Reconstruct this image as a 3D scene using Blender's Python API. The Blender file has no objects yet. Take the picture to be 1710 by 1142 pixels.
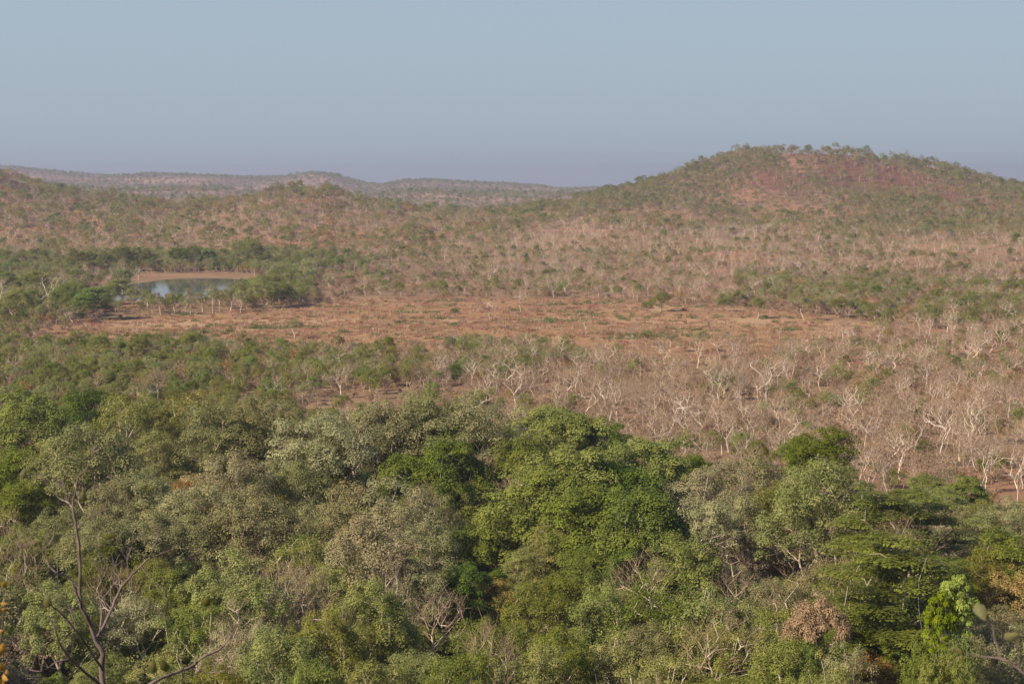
import bpy, math, random
import numpy as np
from mathutils import Vector, Matrix

C = bpy.context.scene
COL = C.collection
RS = np.random.RandomState
F = 3190.0                      # focal length in photo pixels (1710 wide)
PITCH = math.atan(271 / F)
GZ = -42.0                      # level of the plain below the lookout

# ------------------------------------------------------------------ helpers
def ray(px, py):
    """direction through a photo pixel, scaled so that Y (distance) is 1"""
    u, v = (px - 855) / F, -(py - 571) / F
    y = math.cos(PITCH) + v * math.sin(PITCH)
    z = -math.sin(PITCH) + v * math.cos(PITCH)
    return u / y, 1.0, z / y

def project(P):
    P = np.asarray(P, float)
    x, y, z = P[..., 0], P[..., 1], P[..., 2]
    f = y * math.cos(PITCH) - z * math.sin(PITCH)
    up = y * math.sin(PITCH) + z * math.cos(PITCH)
    return 855 + F * x / f, 571 - F * up / f

def vnoise(x, y, seed=0):
    x = np.asarray(x, float); y = np.asarray(y, float)
    xi = np.floor(x).astype(np.int64); yi = np.floor(y).astype(np.int64)
    xf, yf = x - xi, y - yi
    def h(a, b):
        n = (a * 374761393 + b * 668265263 + seed * 974634777) & 0xffffffff
        n = ((n ^ (n >> 13)) * 1274126177) & 0xffffffff
        n = n ^ (n >> 16)
        return (n & 0xffff) / 65535.0
    u = xf * xf * (3 - 2 * xf); v = yf * yf * (3 - 2 * yf)
    return (h(xi, yi) * (1 - u) + h(xi + 1, yi) * u) * (1 - v) + (h(xi, yi + 1) * (1 - u) + h(xi + 1, yi + 1) * u) * v

def fbm(x, y, seed=0, o=4):
    s = 0; a = 0.5; t = 0
    for i in range(o):
        s = s + a * vnoise(x * 2 ** i, y * 2 ** i, seed + i); t += a; a *= 0.5
    return s / t

def sstep(a, b, x):
    t = np.clip((x - a) / (b - a), 0, 1)
    return t * t * (3 - 2 * t)

# ------------------------------------------------------------------ terrain
RA_PX = [-900, -500, -200, 0, 25, 50, 100, 200, 300, 370, 430, 480, 550, 600, 700, 800, 850, 900, 950, 1000, 1060, 1100, 1150, 1200, 1240, 1300, 1400, 1480, 1550, 1620, 1660, 1710, 1800, 1950, 2300, 2700]
RA_PY = [306, 292, 290, 296, 306, 319, 329, 343, 352, 349, 337, 327, 329, 343, 360, 366, 364, 356, 346, 334, 319, 306, 289, 270, 259, 257, 258, 267, 279, 299, 311, 325, 335, 345, 350, 345]
RC_PX = [-900, -300, 0, 60, 130, 200, 260, 340, 400, 460, 500, 530, 560, 600, 640, 680, 720, 780, 840, 900, 940, 1000, 1100, 1400, 2000, 2700]
RC_PY = [285, 270, 281, 288, 293, 297, 294, 297, 299, 300, 295, 292, 296, 309, 313, 305, 304, 308, 310, 314, 320, 318, 326, 318, 300, 310]
RB_PX = [-900, 0, 100, 180, 250, 330, 420, 500, 560, 650, 720, 800, 900, 1000, 2700]
RB_PY = [300, 300, 318, 322, 320, 317, 323, 334, 338, 328, 323, 326, 328, 331, 330]
def ridge_d(X):
    return 1390 + 300 * sstep(-60, 170, X) + 40 * np.sin(X / 90.0)

def height(X, Y):
    X = np.asarray(X, float); Y = np.asarray(Y, float)
    D = Y
    z = GZ + 0.9 * (fbm(X / 60, Y / 60, 3) - 0.5) * sstep(110, 300, D)
    # low rise behind the clearing
    z = z + 5.0 * sstep(760, 1000, D) * sstep(-90, 60, X) * (0.55 + 0.9 * fbm(X / 120, Y / 90, 9))
    z = z + 2.5 * sstep(860, 1100, D)
    # first ridge with the two knolls and the big hill on the right
    dA = ridge_d(X)
    pa = 855 + F * X / dA
    zA = (300 - np.interp(pa, RA_PX, RA_PY)) / F * dA
    foot = 900 + 130 * sstep(20, 160, X)
    t = np.clip((D - foot) / (dA - foot), 0, 1)
    big = sstep(30, 170, X)
    prof = (1 - big) * (0.55 * t + 0.45 * t * t * (3 - 2 * t)) + big * (0.25 * t ** 1.3 + 0.75 * np.clip((t - 0.25) / 0.75, 0, 1) ** 1.15)
    back = 1 - sstep(0, 330, D - dA)
    zz = z + (zA - z) * prof
    gully = (fbm(X / 75, Y / 160, 21) - 0.5) * 13 * t * (1 - t) * 2.2 * (0.4 + big)
    zz = zz + gully
    z = np.where(D > dA, -38 + (zA + 38) * back, zz)
    # far ranges
    pb = 855 + F * X / 2750
    zB = (300 - np.interp(pb, RB_PX, RB_PY)) / F * 2750 + 5 * (fbm(X / 160, Y / 160, 5) - 0.5)
    wB = np.exp(-((D - 2750) / 330) ** 2)
    pc = 855 + F * X / 4300
    zC = (300 - np.interp(pc, RC_PX, RC_PY)) / F * 4300 + 4 * (fbm(X / 150, Y / 150, 6) - 0.5)
    wC = np.where(D < 4300, np.exp(-((D - 4300) / 700) ** 2), np.exp(-((D - 4300) / 900) ** 2))
    sp = fbm(X / 420, Y / 300, 12)
    far = sstep(1900, 2200, D)
    z = np.where(D > 1900, np.maximum(z, -40 + (zB + 40) * wB), z)
    z = z + far * np.maximum(0, (-40 + (zC + 40) * wC) - np.maximum(z, -40)) * (1 - (1 - wC) * 0.5 * sp)
    # pond
    e = np.sqrt(((X - PX0) / PRX) ** 2 + ((Y - PY0) / PRY) ** 2) + 0.25 * (fbm(X / 18, Y / 30, 31) - 0.5)
    z = z + np.where(e < 1.7, (GZ - z + 0.12) * (1 - sstep(1.1, 1.7, e)), 0)
    z = z - 0.8 * (1 - sstep(0.72, 1.02, e))
    # lookout hill under the camera
    R = np.sqrt(X * X * 0.35 + Y * Y)
    hill = np.interp(R, [0, 3.5, 14, 84, 96], [-1.7, -1.8, -6.9, -39.5, -42])
    k = 1 - sstep(80, 100, R)
    z = np.where(Y > 0, z * (1 - k) + hill * k, np.interp(R, [0, 3.5, 14, 96], [-1.7, -1.8, -3, -6]))
    return z
PX0, PY0, PRX, PRY = -129.0, 742.0, 30.0, 84.0

def zone_cols(X, Y):
    """ground cover: r = red burnt grass, g = litter / scrub soil, darkened to paint in the shade under crowns, b = pale rock or bank"""
    Z = height(X, Y)
    px, py = project(np.stack([X, Y, Z], -1))
    py = np.where(Y < 30, 2000, py)
    top = np.interp(px, [0, 180, 420, 560, 700, 900, 1100, 1250, 1400, 1500], [578, 536, 520, 505, 497, 498, 505, 515, 536, 545])
    bot = np.interp(px, [0, 200, 450, 650, 800, 900, 1000, 1100, 1200, 1300, 1400, 1500], [578, 582, 588, 586, 580, 588, 602, 610, 606, 590, 566, 552])
    n = (fbm(X / 25, Y / 40, 41) - 0.5) * 9
    plain = sstep(-4, 5, py - top + n) * (1 - sstep(-6, 6, py - bot + n))
    plain *= (1 - sstep(1400, 1520, px))
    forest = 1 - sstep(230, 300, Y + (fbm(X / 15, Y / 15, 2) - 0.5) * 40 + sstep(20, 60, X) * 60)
    e = np.sqrt(((X - PX0) / (PRX * 1.12)) ** 2 + ((Y - PY0 - 6) / (PRY * 1.16)) ** 2)
    bank = 1 - sstep(0.8, 1.0, e)
    rock = sstep(0.56, 0.64, fbm(X / 22, Y / 60, 77)) * sstep(425, 436, py) * (1 - sstep(480, 500, py)) * sstep(600, 800, px)
    return plain, forest, np.maximum(bank * 0.75, rock * 0.8)

def hill_patches(X, Y):
    """rusty scree and bare orange scars on the big hill and knolls"""
    Z = height(X, Y); px, py = project(np.stack([X, Y, Z], -1))
    n = (fbm(X / 12, Y / 20, 101) - 0.5) * 2.6
    def el(a, b, ra, rb, t): return 1 - sstep(0.6, 1.1, np.hypot((px - a - (py - b) * t) / ra, (py - b) / rb) + n)
    on = (Y > 900) & (Y < 1800)
    rust = np.maximum.reduce([el(1410, 282, 95, 26, 1.5), el(1500, 300, 60, 22, 1.2), el(1580, 330, 75, 16, 2), el(1455, 268, 60, 14, 1), el(1640, 310, 40, 16, 1), el(1300, 300, 40, 16, 0)]) * on
    scar = np.maximum.reduce([el(1340, 352, 60, 12, 2), el(1075, 366, 60, 14, 0), el(1330, 272, 34, 16, 0), el(1560, 290, 45, 12, 1), el(1170, 372, 60, 8, 0), el(30, 345, 60, 8, 0), el(140, 372, 50, 9, 0), el(1000, 372, 60, 7, 0), el(1240, 330, 50, 14, 0), el(1615, 288, 16, 7, 0)]) * on
    return rust, scar

def mesh_from(name, V, faces_flat, nper, mats, mi=None, attrs=None, smooth=False):
    me = bpy.data.meshes.new(name)
    V = np.asarray(V, np.float32)
    nf = len(faces_flat) // nper
    me.vertices.add(len(V)); me.vertices.foreach_set('co', V.ravel())
    me.loops.add(len(faces_flat)); me.loops.foreach_set('vertex_index', np.asarray(faces_flat, np.int32).ravel())
    me.polygons.add(nf)
    me.polygons.foreach_set('loop_start', np.arange(nf, dtype=np.int32) * nper)
    me.polygons.foreach_set('loop_total', np.full(nf, nper, np.int32))
    for m in mats: me.materials.append(m)
    if mi is not None: me.polygons.foreach_set('material_index', np.asarray(mi, np.int32))
    me.polygons.foreach_set('use_smooth', np.full(nf, smooth))
    for k, a in (attrs or {}).items():
        at = me.attributes.new(k, 'FLOAT', 'POINT'); at.data.foreach_set('value', np.asarray(a, np.float32))
    me.update(); me.validate()
    return me

# ------------------------------------------------------------------ materials
def newmat(name):
    m = bpy.data.materials.new(name); m.use_nodes = True
    nt = m.node_tree; nt.nodes.clear()
    return m, nt, nt.nodes, nt.links
def N(ns, t, **k):
    n = ns.new(t)
    for a, b in k.items(): setattr(n, a, b)
    return n
def mixc(nt, fac, a, b, mode='MIX'):
    n = nt.nodes.new('ShaderNodeMix'); n.data_type = 'RGBA'; n.blend_type = mode
    for s, v in ((0, fac), (6, a), (7, b)):
        if hasattr(v, 'links'): nt.links.new(v, n.inputs[s])
        elif s == 0: n.inputs[0].default_value = v
        else: n.inputs[s].default_value = (*v, 1)
    return n.outputs[2]
def mth(nt, op, a, b=0.0, clamp=False):
    n = nt.nodes.new('ShaderNodeMath'); n.operation = op; n.use_clamp = clamp
    for s, v in ((0, a), (1, b)):
        if hasattr(v, 'links'): nt.links.new(v, n.inputs[s])
        else: n.inputs[s].default_value = v
    return n.outputs[0]

def leaf_mat(name, ca, cb, cc=None, trans=0.3, rough=0.6, cut=0.86):
    """two leaf colours mixed by clump and leaf, cc = dry clumps"""
    m, nt, ns, L = newmat(name)
    at = N(ns, 'ShaderNodeAttribute', attribute_name='tint').outputs['Fac']
    tn = N(ns, 'ShaderNodeAttribute', attribute_name='tone', attribute_type='INSTANCER').outputs['Fac']
    col = mixc(nt, at, ca, cb)
    if cc:
        dry = mth(nt, 'MULTIPLY', mth(nt, 'SUBTRACT', at, cut), 8.0, True)
        col = mixc(nt, dry, col, cc)
    hs = N(ns, 'ShaderNodeHueSaturation')
    L.new(col, hs.inputs['Color'])
    L.new(mth(nt, 'ADD', mth(nt, 'MULTIPLY', tn, 0.07), 0.465), hs.inputs['Hue'])
    rnd = N(ns, 'ShaderNodeObjectInfo').outputs['Random']
    L.new(mth(nt, 'ADD', mth(nt, 'MULTIPLY', rnd, 0.5), 0.74), hs.inputs['Value'])
    L.new(mth(nt, 'ADD', mth(nt, 'MULTIPLY', rnd, -0.25), 1.05), hs.inputs['Saturation'])
    p = N(ns, 'ShaderNodeBsdfPrincipled'); p.inputs['Roughness'].default_value = rough
    p.inputs['Specular IOR Level'].default_value = 0.15
    L.new(hs.outputs[0], p.inputs['Base Color'])
    t = N(ns, 'ShaderNodeBsdfTranslucent')
    L.new(mixc(nt, 1.0, hs.outputs[0], (1.0, 1.0, 0.55), 'MULTIPLY'), t.inputs['Color'])
    mx = N(ns, 'ShaderNodeMixShader'); mx.inputs[0].default_value = trans
    L.new(p.outputs[0], mx.inputs[1]); L.new(t.outputs[0], mx.inputs[2])
    o = N(ns, 'ShaderNodeOutputMaterial'); L.new(mx.outputs[0], o.inputs[0])
    return m

def bark_mat(name, ca, cb, scale=3.0):
    m, nt, ns, L = newmat(name)
    tc = N(ns, 'ShaderNodeTexCoord')
    mp = N(ns, 'ShaderNodeMapping'); mp.inputs['Scale'].default_value = (1, 1, 0.35)
    L.new(tc.outputs['Object'], mp.inputs[0])
    nz = N(ns, 'ShaderNodeTexNoise'); nz.inputs['Scale'].default_value = scale; nz.inputs['Detail'].default_value = 5
    L.new(mp.outputs[0], nz.inputs[0])
    f = mth(nt, 'MULTIPLY', mth(nt, 'SUBTRACT', nz.outputs[0], 0.42), 5.0, True)
    rnd = N(ns, 'ShaderNodeObjectInfo').outputs['Random']
    f2 = mth(nt, 'MULTIPLY', f, mth(nt, 'ADD', mth(nt, 'MULTIPLY', rnd, 0.8), 0.3), True)
    p = N(ns, 'ShaderNodeBsdfPrincipled'); p.inputs['Roughness'].default_value = 0.85
    p.inputs['Specular IOR Level'].default_value = 0.2
    L.new(mixc(nt, f2, ca, cb), p.inputs['Base Color'])
    bp = N(ns, 'ShaderNodeBump'); bp.inputs['Strength'].default_value = 0.4; bp.inputs['Distance'].default_value = 0.02
    L.new(nz.outputs[0], bp.inputs['Height']); L.new(bp.outputs[0], p.inputs['Normal'])
    o = N(ns, 'ShaderNodeOutputMaterial'); L.new(p.outputs[0], o.inputs[0])
    return m

M = {}
M['gum'] = leaf_mat('gum_leaves', (0.190, 0.191, 0.070), (0.344, 0.330, 0.127), (0.365, 0.251, 0.096), 0.3, cut=0.93)
M['khaki'] = leaf_mat('khaki_leaves', (0.166, 0.149, 0.053), (0.278, 0.239, 0.086), (0.278, 0.180, 0.069), 0.22, cut=0.8)
M['brown'] = leaf_mat('brownish_leaves', (0.179, 0.137, 0.079), (0.284, 0.215, 0.121), (0.252, 0.158, 0.084), 0.2)
M['bright'] = leaf_mat('bright_leaves', (0.116, 0.167, 0.014), (0.223, 0.273, 0.023), None, 0.35)
M['dark'] = leaf_mat('dark_leaves', (0.088, 0.132, 0.019), (0.186, 0.230, 0.027), None, 0.25)
M['olive'] = leaf_mat('olive_leaves', (0.144, 0.162, 0.025), (0.267, 0.269, 0.044), (0.324, 0.262, 0.057), 0.35)
M['fresh'] = leaf_mat('fresh_leaves', (0.136, 0.170, 0.023), (0.291, 0.306, 0.043), (0.333, 0.272, 0.048), 0.35, cut=0.9)
M['tier'] = leaf_mat('tiered_leaves', (0.101, 0.141, 0.012), (0.243, 0.291, 0.026), None, 0.4)
M['yellow'] = leaf_mat('yellowish_leaves', (0.270, 0.201, 0.028), (0.440, 0.305, 0.043), (0.469, 0.244, 0.050), 0.35)
M['rust'] = leaf_mat('dead_leaves', (0.25, 0.135, 0.075), (0.36, 0.21, 0.115), None, 0.2)
M['lime'] = leaf_mat('lime_leaves', (0.17, 0.26, 0.010), (0.31, 0.40, 0.015), None, 0.4)
M['dryleaf'] = leaf_mat('dry_scrub_leaves', (0.26, 0.15, 0.085), (0.36, 0.235, 0.13), None, 0.25)
M['pale_bark'] = bark_mat('pale_bark', (0.50, 0.40, 0.29), (0.32, 0.225, 0.15), 2.5)
M['white_bark'] = bark_mat('white_bark', (0.62, 0.53, 0.42), (0.40, 0.31, 0.22), 2.0)
M['grey_bark'] = bark_mat('grey_bark', (0.36, 0.30, 0.25), (0.22, 0.16, 0.13), 4.0)
M['pink_bark'] = bark_mat('pink_bark', (0.50, 0.34, 0.25), (0.30, 0.18, 0.13), 3.0)
M['dark_bark'] = bark_mat('dark_bark', (0.10, 0.07, 0.055), (0.05, 0.035, 0.03), 9.0)
M['twig'] = bark_mat('twig_bark', (0.33, 0.235, 0.145), (0.23, 0.15, 0.09), 6.0)

# ------------------------------------------------------------------ tree generator
def tubes(P0, P1, R0, R1, k=5):
    P0, P1 = np.asarray(P0, float), np.asarray(P1, float)
    R0, R1 = np.asarray(R0, float), np.asarray(R1, float)
    n = len(P0)
    d = P1 - P0; d /= np.linalg.norm(d, axis=1, keepdims=True) + 1e-9
    ref = np.where(np.abs(d[:, 2:3]) < 0.9, [[0, 0, 1.0]], [[1.0, 0, 0]])
    a = np.cross(d, ref); a /= np.linalg.norm(a, axis=1, keepdims=True)
    b = np.cross(d, a)
    th = np.arange(k) * 2 * math.pi / k
    ring = a[:, None] * np.cos(th)[None, :, None] + b[:, None] * np.sin(th)[None, :, None]
    V = np.concatenate([P0[:, None] + ring * R0[:, None, None], P1[:, None] + ring * R1[:, None, None]], 1).reshape(-1, 3)
    i = np.arange(k); j = (i + 1) % k
    f = np.stack([i, j, j + k, i + k], 1)
    Fc = (f[None] + (np.arange(n) * 2 * k)[:, None, None]).reshape(-1)
    return V, Fc

def grow(rng, H, W, base, n_tips, lobes=5, depth=1.0, shell=0.55, lean=0.06, bias=0.35, stems=1, levels=0, step=0.9, rt=0.012, pw=0.47, turn=0.55, wob=0.16, zmin=-0.35):
    """crown points inside a union of lobes, joined to the fork by a greedy branching"""
    zc = (H + base) / 2; hz = (H - base) / 2; r0 = W / 2
    L = []
    for i in range(lobes):
        a = 2 * math.pi * (i + rng.rand() * 0.7) / lobes
        rr = r0 * (0.32 + 0.2 * rng.rand()) if i else r0 * 0.1
        s = 0.5 + 0.18 * rng.rand() if i else 0.62
        zo = hz * (rng.rand() * 0.75 - 0.38) if i else hz * 0.3
        L.append((rr * math.cos(a), rr * math.sin(a) * depth, zc + zo, r0 * s, hz * s * 1.12))
    T = []
    while len(T) < n_tips:
        l = L[rng.randint(len(L))]
        v = rng.normal(size=3); v /= np.linalg.norm(v)
        if v[2] < zmin: continue
        q = shell + (1 - shell) * rng.rand() ** 0.6
        p = np.array([l[0] + v[0] * l[3] * q, l[1] + v[1] * l[3] * depth * q, l[2] + v[2] * l[4] * q])
        if p[2] > H or p[2] < base * 0.8: continue
        # skip the ones buried deep in another lobe
        if rng.rand() < 0.75 and any(((p[0] - m[0]) / m[3]) ** 2 + ((p[1] - m[1]) / m[3]) ** 2 + ((p[2] - m[2]) / m[4]) ** 2 < 0.3 for m in L if m is not l): continue
        if levels: p[2] = base + (np.round((p[2] - base) / levels) + rng.normal() * 0.08) * levels
        T.append(p)
    T = np.array(T)
    nodes = [np.zeros(3)]; par = [-1]; plen = [0.0]
    for s in range(stems):
        sa = rng.rand() * 6.28; off = 0 if stems == 1 else 0.28 * W
        cur = 0; k = max(3, int(base / 1.1))
        end = np.array([math.cos(sa) * off + rng.normal() * lean * H, math.sin(sa) * off + rng.normal() * lean * H, base * (1 + 0.2 * rng.normal() * (stems > 1)) * 1.05])
        for i in range(1, k + 1):
            t = i / k
            p = end * t + np.array([math.sin(t * 3.1 + sa), math.cos(t * 2.6 + sa * 2), 0]) * wob * 1.3 * math.sin(t * math.pi)
            nodes.append(p); par.append(cur); cur = len(nodes) - 1; plen.append(0.0)
    fork = len(nodes) - 1
    order = np.argsort(np.linalg.norm(T - nodes[fork], axis=1) + rng.rand(len(T)) * 0.8)
    NB = np.array(nodes); PL = np.array(plen); ok = np.zeros(len(nodes), bool)
    kk = (len(nodes) - 1) // stems
    for s in range(stems): ok[(s + 1) * kk] = True; ok[(s + 1) * kk - 1] = True
    nodes = list(NB); cap = 60000
    arr = np.zeros((cap, 3)); arr[:len(nodes)] = NB
    pl = np.zeros(cap); okk = np.zeros(cap, bool); okk[:len(nodes)] = ok
    n = len(nodes); tips = []; dirs = np.zeros((cap, 3)); dirs[:n] = [0, 0, 1]
    # scaffold first: a few interior guide points
    G = T[rng.choice(len(T), max(4, n_tips // 9), replace=False)] * [0.62, 0.62, 1]
    G[:, 2] = base + (G[:, 2] - base) * 0.68
    for q, p in [(0, g) for g in G[np.argsort(G[:, 2])]] + [(1, T[o]) for o in order]:
        dv = p - arr[:n]
        dist = np.linalg.norm(dv, axis=1)
        cost = dist + bias * pl[:n] + 0.9 * np.clip(-dv[:, 2], 0, None)
        cost += turn * dist * (1 - (dv * dirs[:n]).sum(1) / (dist + 1e-9))
        cost[~okk[:n]] = 1e9
        j = int(np.argmin(cost)); src = arr[j]
        m = max(1, int(round(dist[j] / step))); cur = j
        sag = rng.normal(size=3) * wob * dist[j] * 0.35
        for i in range(1, m + 1):
            t = i / m
            pt = src + (p - src) * t + sag * math.sin(t * math.pi) + (rng.normal(size=3) * wob * 0.35 if i < m else 0)
            arr[n] = pt; dd = pt - arr[cur]; dirs[n] = dd / (np.linalg.norm(dd) + 1e-9); par.append(cur); pl[n] = pl[cur] + dist[j] / m; okk[n] = True; cur = n; n += 1
        if q: tips.append(cur)
    par = np.array(par[:n]); A = arr[:n]
    cnt = np.zeros(n); cnt[tips] = 1
    for i in range(n - 1, 0, -1): cnt[par[i]] += cnt[i]
    cnt = np.maximum(cnt, 1)
    rad = rt * cnt ** pw
    i = np.arange(1, n)
    i = i[(cnt[1:] >= 1)]
    flare = 1 + 0.35 * np.clip(1 - A[:, 2] / (0.09 * H), 0, 1)
    return A[par[i]], A[i], np.minimum(rad[par[i]], rad[i] * 1.35) * flare[par[i]], rad[i] * flare[i], A[tips], (A, par, rad, cnt)

def leaves(rng, centers, cr, per, size, flat=0.8, droop=0.0, upn=0.7, aspect=0.45, hollow=0.5, hang=0.0):
    """diamond leaves around every clump centre; they face outwards of their clump"""
    n = len(centers)
    v = rng.normal(size=(n, per, 3)); v /= np.linalg.norm(v, axis=2, keepdims=True)
    v[..., 2] = np.where(v[..., 2] < -0.3, -v[..., 2] * 0.6, v[..., 2])
    q = hollow + (1 - hollow) * rng.rand(n, per, 1) ** 0.5
    cs = (cr * (0.7 + 0.6 * rng.rand(n, 1, 1)))
    sx = np.concatenate([0.8 + 0.5 * rng.rand(n, 1, 2), flat * (0.8 + 0.4 * rng.rand(n, 1, 1))], 2)
    pos = centers[:, None] + v * q * cs * sx
    pos[..., 2] -= hang * ((v[..., 0] ** 2 + v[..., 1] ** 2) * cs[..., 0])
    nrm = v / sx * 0.9 + np.array([0, 0, upn]) + rng.normal(size=v.shape) * 0.34
    nrm /= np.linalg.norm(nrm, axis=2, keepdims=True)
    t = rng.normal(size=v.shape); t[..., 2] -= droop
    t -= nrm * (t * nrm).sum(2, keepdims=True)
    t /= np.linalg.norm(t, axis=2, keepdims=True) + 1e-6
    b = np.cross(nrm, t)
    s = size * (0.6 + 0.8 * rng.rand(n, per, 1))
    h = s * 0.5; w = s * 0.5 * aspect
    V = np.stack([pos - t * h, pos + b * w - t * h * 0.1, pos + t * h, pos - b * w - t * h * 0.1], 2).reshape(-1, 3)
    clump = rng.rand(n, 1) * np.ones((n, per))
    tint = np.clip(clump * 0.8 + rng.rand(n, per) * 0.2, 0, 1).reshape(-1)
    return V, np.arange(len(V)), np.repeat(tint, 4)

SPEC = {
 # H, W are nominal metres; instances are scaled
 'gum':    dict(H=12, W=9.5, base=3.8, n=145, lobes=7, cr=0.72, per=165, size=0.17, flat=0.76, mat='gum', bark='pale_bark', droop=0.8, hang=0.15, aspect=0.5),
 'gumopen':dict(H=12, W=8.5, base=4.4, n=95, lobes=6, cr=0.72, per=160, size=0.17, flat=0.75, mat='gum', bark='white_bark', droop=0.9, hang=0.2, rt=0.018, aspect=0.5),
 'khaki':  dict(H=12, W=9, base=3.4, n=155, lobes=7, cr=0.68, per=165, size=0.165, flat=0.78, mat='khaki', bark='pale_bark', droop=0.8, hang=0.15, aspect=0.5),
 'brown':  dict(H=9, W=8, base=2.0, n=170, lobes=6, cr=0.62, per=95, size=0.19, flat=0.8, mat='brown', bark='pink_bark', droop=0.4, aspect=0.5),
 'bright': dict(H=12, W=9.5, base=2.0, n=210, lobes=8, cr=0.74, per=150, size=0.205, flat=0.62, mat='bright', bark='grey_bark', droop=0.2, hang=0.28, aspect=0.6),
 'dark':   dict(H=12, W=9.5, base=1.8, n=210, lobes=8, cr=0.74, per=145, size=0.20, flat=0.66, mat='dark', bark='grey_bark', droop=0.2, hang=0.25, aspect=0.58),
 'olive':  dict(H=12, W=9.5, base=2.4, n=200, lobes=7, cr=0.82, per=140, size=0.21, flat=0.9, mat='olive', bark='pale_bark', droop=0.5, aspect=0.34, hollow=0.4, rt=0.016),
 'fresh':  dict(H=11.5, W=7.6, base=2.4, n=190, lobes=9, cr=0.56, per=115, size=0.165, flat=1.0, mat='fresh', bark='pale_bark', droop=0.9, hang=0.2, rt=0.016, aspect=0.5),
 'freshopen': dict(H=11.5, W=7.8, base=3.6, n=120, lobes=8, cr=0.56, per=95, size=0.18, flat=1.0, mat='fresh', bark='white_bark', droop=0.9, hang=0.2, rt=0.020, aspect=0.5),
 'tier':   dict(H=12, W=9.5, base=0.8, n=110, lobes=6, levels=0.95, cr=1.15, per=330, size=0.21, flat=0.10, mat='tier', bark='grey_bark', upn=2.0, hang=0.30, aspect=0.55, hollow=0.05, shell=0.55, zmin=-0.95),
 'yellow': dict(H=9, W=8, base=1.6, n=180, lobes=6, cr=0.66, per=100, size=0.18, flat=1.0, mat='yellow', bark='pink_bark', hollow=0.3),
 'rust':   dict(H=9, W=8, base=5.9, n=170, lobes=5, cr=0.55, per=90, size=0.19, flat=0.7, mat='rust', bark='pink_bark', aspect=0.5),
 'lime':   dict(H=10, W=5.5, base=5.9, n=70, lobes=6, cr=0.55, per=110, size=0.23, flat=0.4, mat='lime', bark='grey_bark', aspect=0.7, upn=1.2),
}
for _k, _s in SPEC.items():      # fewer, fuller clumps with dark gaps between them
    if _k not in ('tier', 'olive', 'lime', 'yellow'):
        _s['n'] = int(_s['n'] * 0.68); _s['cr'] *= 1.2; _s['per'] = int(_s['per'] * 1.4); _s['hollow'] = 0.68
def build_tree_data(rng, s, lod=0):
    n = s['n']; per = s['per']; size = s['size']; k = 6; cr = s['cr']
    if lod == 1: n = int(n * 0.42); per = int(per * 0.42); size *= 1.75; k = 4; cr *= 1.3
    if lod == 2: n = int(n * 0.16); per = int(per * 0.22); size *= 3.0; k = 3; cr *= 1.75
    P0, P1, R0, R1, tips, _ = grow(rng, s['H'] - cr * 0.5, s['W'] - cr, s['base'], n, s['lobes'], shell=s.get('shell', 0.6), rt=s.get('rt', 0.013) * (1, 1.5, 2.2)[lod], zmin=s.get('zmin', -0.35), levels=s.get('levels', 0), wob=s.get('wob', 0.2), step=(0.9, 1.5, 2.5)[lod])
    tv = tubes(P0, P1, R0, R1, k)
    lv = leaves(rng, tips, cr, per, size, s['flat'], s.get('droop', 0), s.get('upn', 0.7), s.get('aspect', 0.42), s.get('hollow', 0.5), s.get('hang', 0))
    return tv, lv

BARE = {
 'bare_pale': dict(H=10, W=7.5, base=3.0, n=80, lobes=5, bark='white_bark', rt=0.0135, tw=8, twl=0.95),
 'bare_grey': dict(H=9, W=5.5, base=2.8, n=70, lobes=4, bark='pale_bark', rt=0.012, tw=8, twl=0.95),
 'bare_stems': dict(H=8, W=4.5, base=2.8, n=60, lobes=3, bark='grey_bark', rt=0.010, tw=8, twl=0.9, stems=4),
 'scrub':     dict(H=3.0, W=2.6, base=0.4, n=60, lobes=4, bark='twig', rt=0.007, tw=6, twl=0.5, stems=5, dry=12),
 'scrub_low': dict(H=1.4, W=2.2, base=0.15, n=50, lobes=3, bark='twig', rt=0.006, tw=5, twl=0.35, stems=4, dry=20),
}
def build_bare_data(rng, s, lod=0):
    n = s['n']; tw = s['tw']; k = 5; rt = s['rt']; tr = 0.010
    if lod == 1: n = int(n * 0.6); tw = 6; k = 3; rt *= 1.3; tr = 0.016
    if lod == 2: n = int(n * 0.18); tw = 3; k = 3; rt *= 1.7; tr = 0.034
    P0, P1, R0, R1, tips, (A, par, rad, cnt) = grow(rng, s['H'], s['W'], s['base'], n, s['lobes'], shell=0.45, rt=rt, stems=s.get('stems', 1), wob=0.15, bias=0.12, step=(0.8, 1.2, 2.2)[lod], pw=0.5)
    tv = tubes(P0, P1, R0, R1, k)
    ids = np.where((cnt <= 3) & (A[:, 2] > s['base'] * 0.7))[0]
    base = np.repeat(A[ids], max(1, tw // 2), axis=0)
    c = np.array([0, 0, s['base'] * 1.1])
    d = (base - c); d /= np.linalg.norm(d, axis=1, keepdims=True)
    d = d + rng.normal(size=d.shape) * 0.7 + np.array([0, 0, 0.45]); d /= np.linalg.norm(d, axis=1, keepdims=True)
    l = s['twl'] * (0.5 + 0.9 * rng.rand(len(base), 1))
    e1 = base + d * l * 0.55
    d2 = d + rng.normal(size=d.shape) * 0.45; d3 = d + rng.normal(size=d.shape) * 0.45
    Q0 = np.concatenate([base, e1, e1]); Q1 = np.concatenate([e1, e1 + d2 * l * 0.5, e1 + d3 * l * 0.5])
    r = np.full(len(Q0), tr); r[:len(base)] *= 1.3
    wv = tubes(Q0, Q1, r, r * 0.5, 3)
    lv = None
    if s.get('dry') and lod < 2:
        sel = base[rng.choice(len(base), min(len(base), 70), replace=False)]
        lv = leaves(rng, sel, 0.28, s['dry'] if lod == 0 else 5, 0.13 if lod == 0 else 0.24, 0.9, 0, 0.5, 0.5, 0.2)
    return tv, wv, lv

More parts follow.
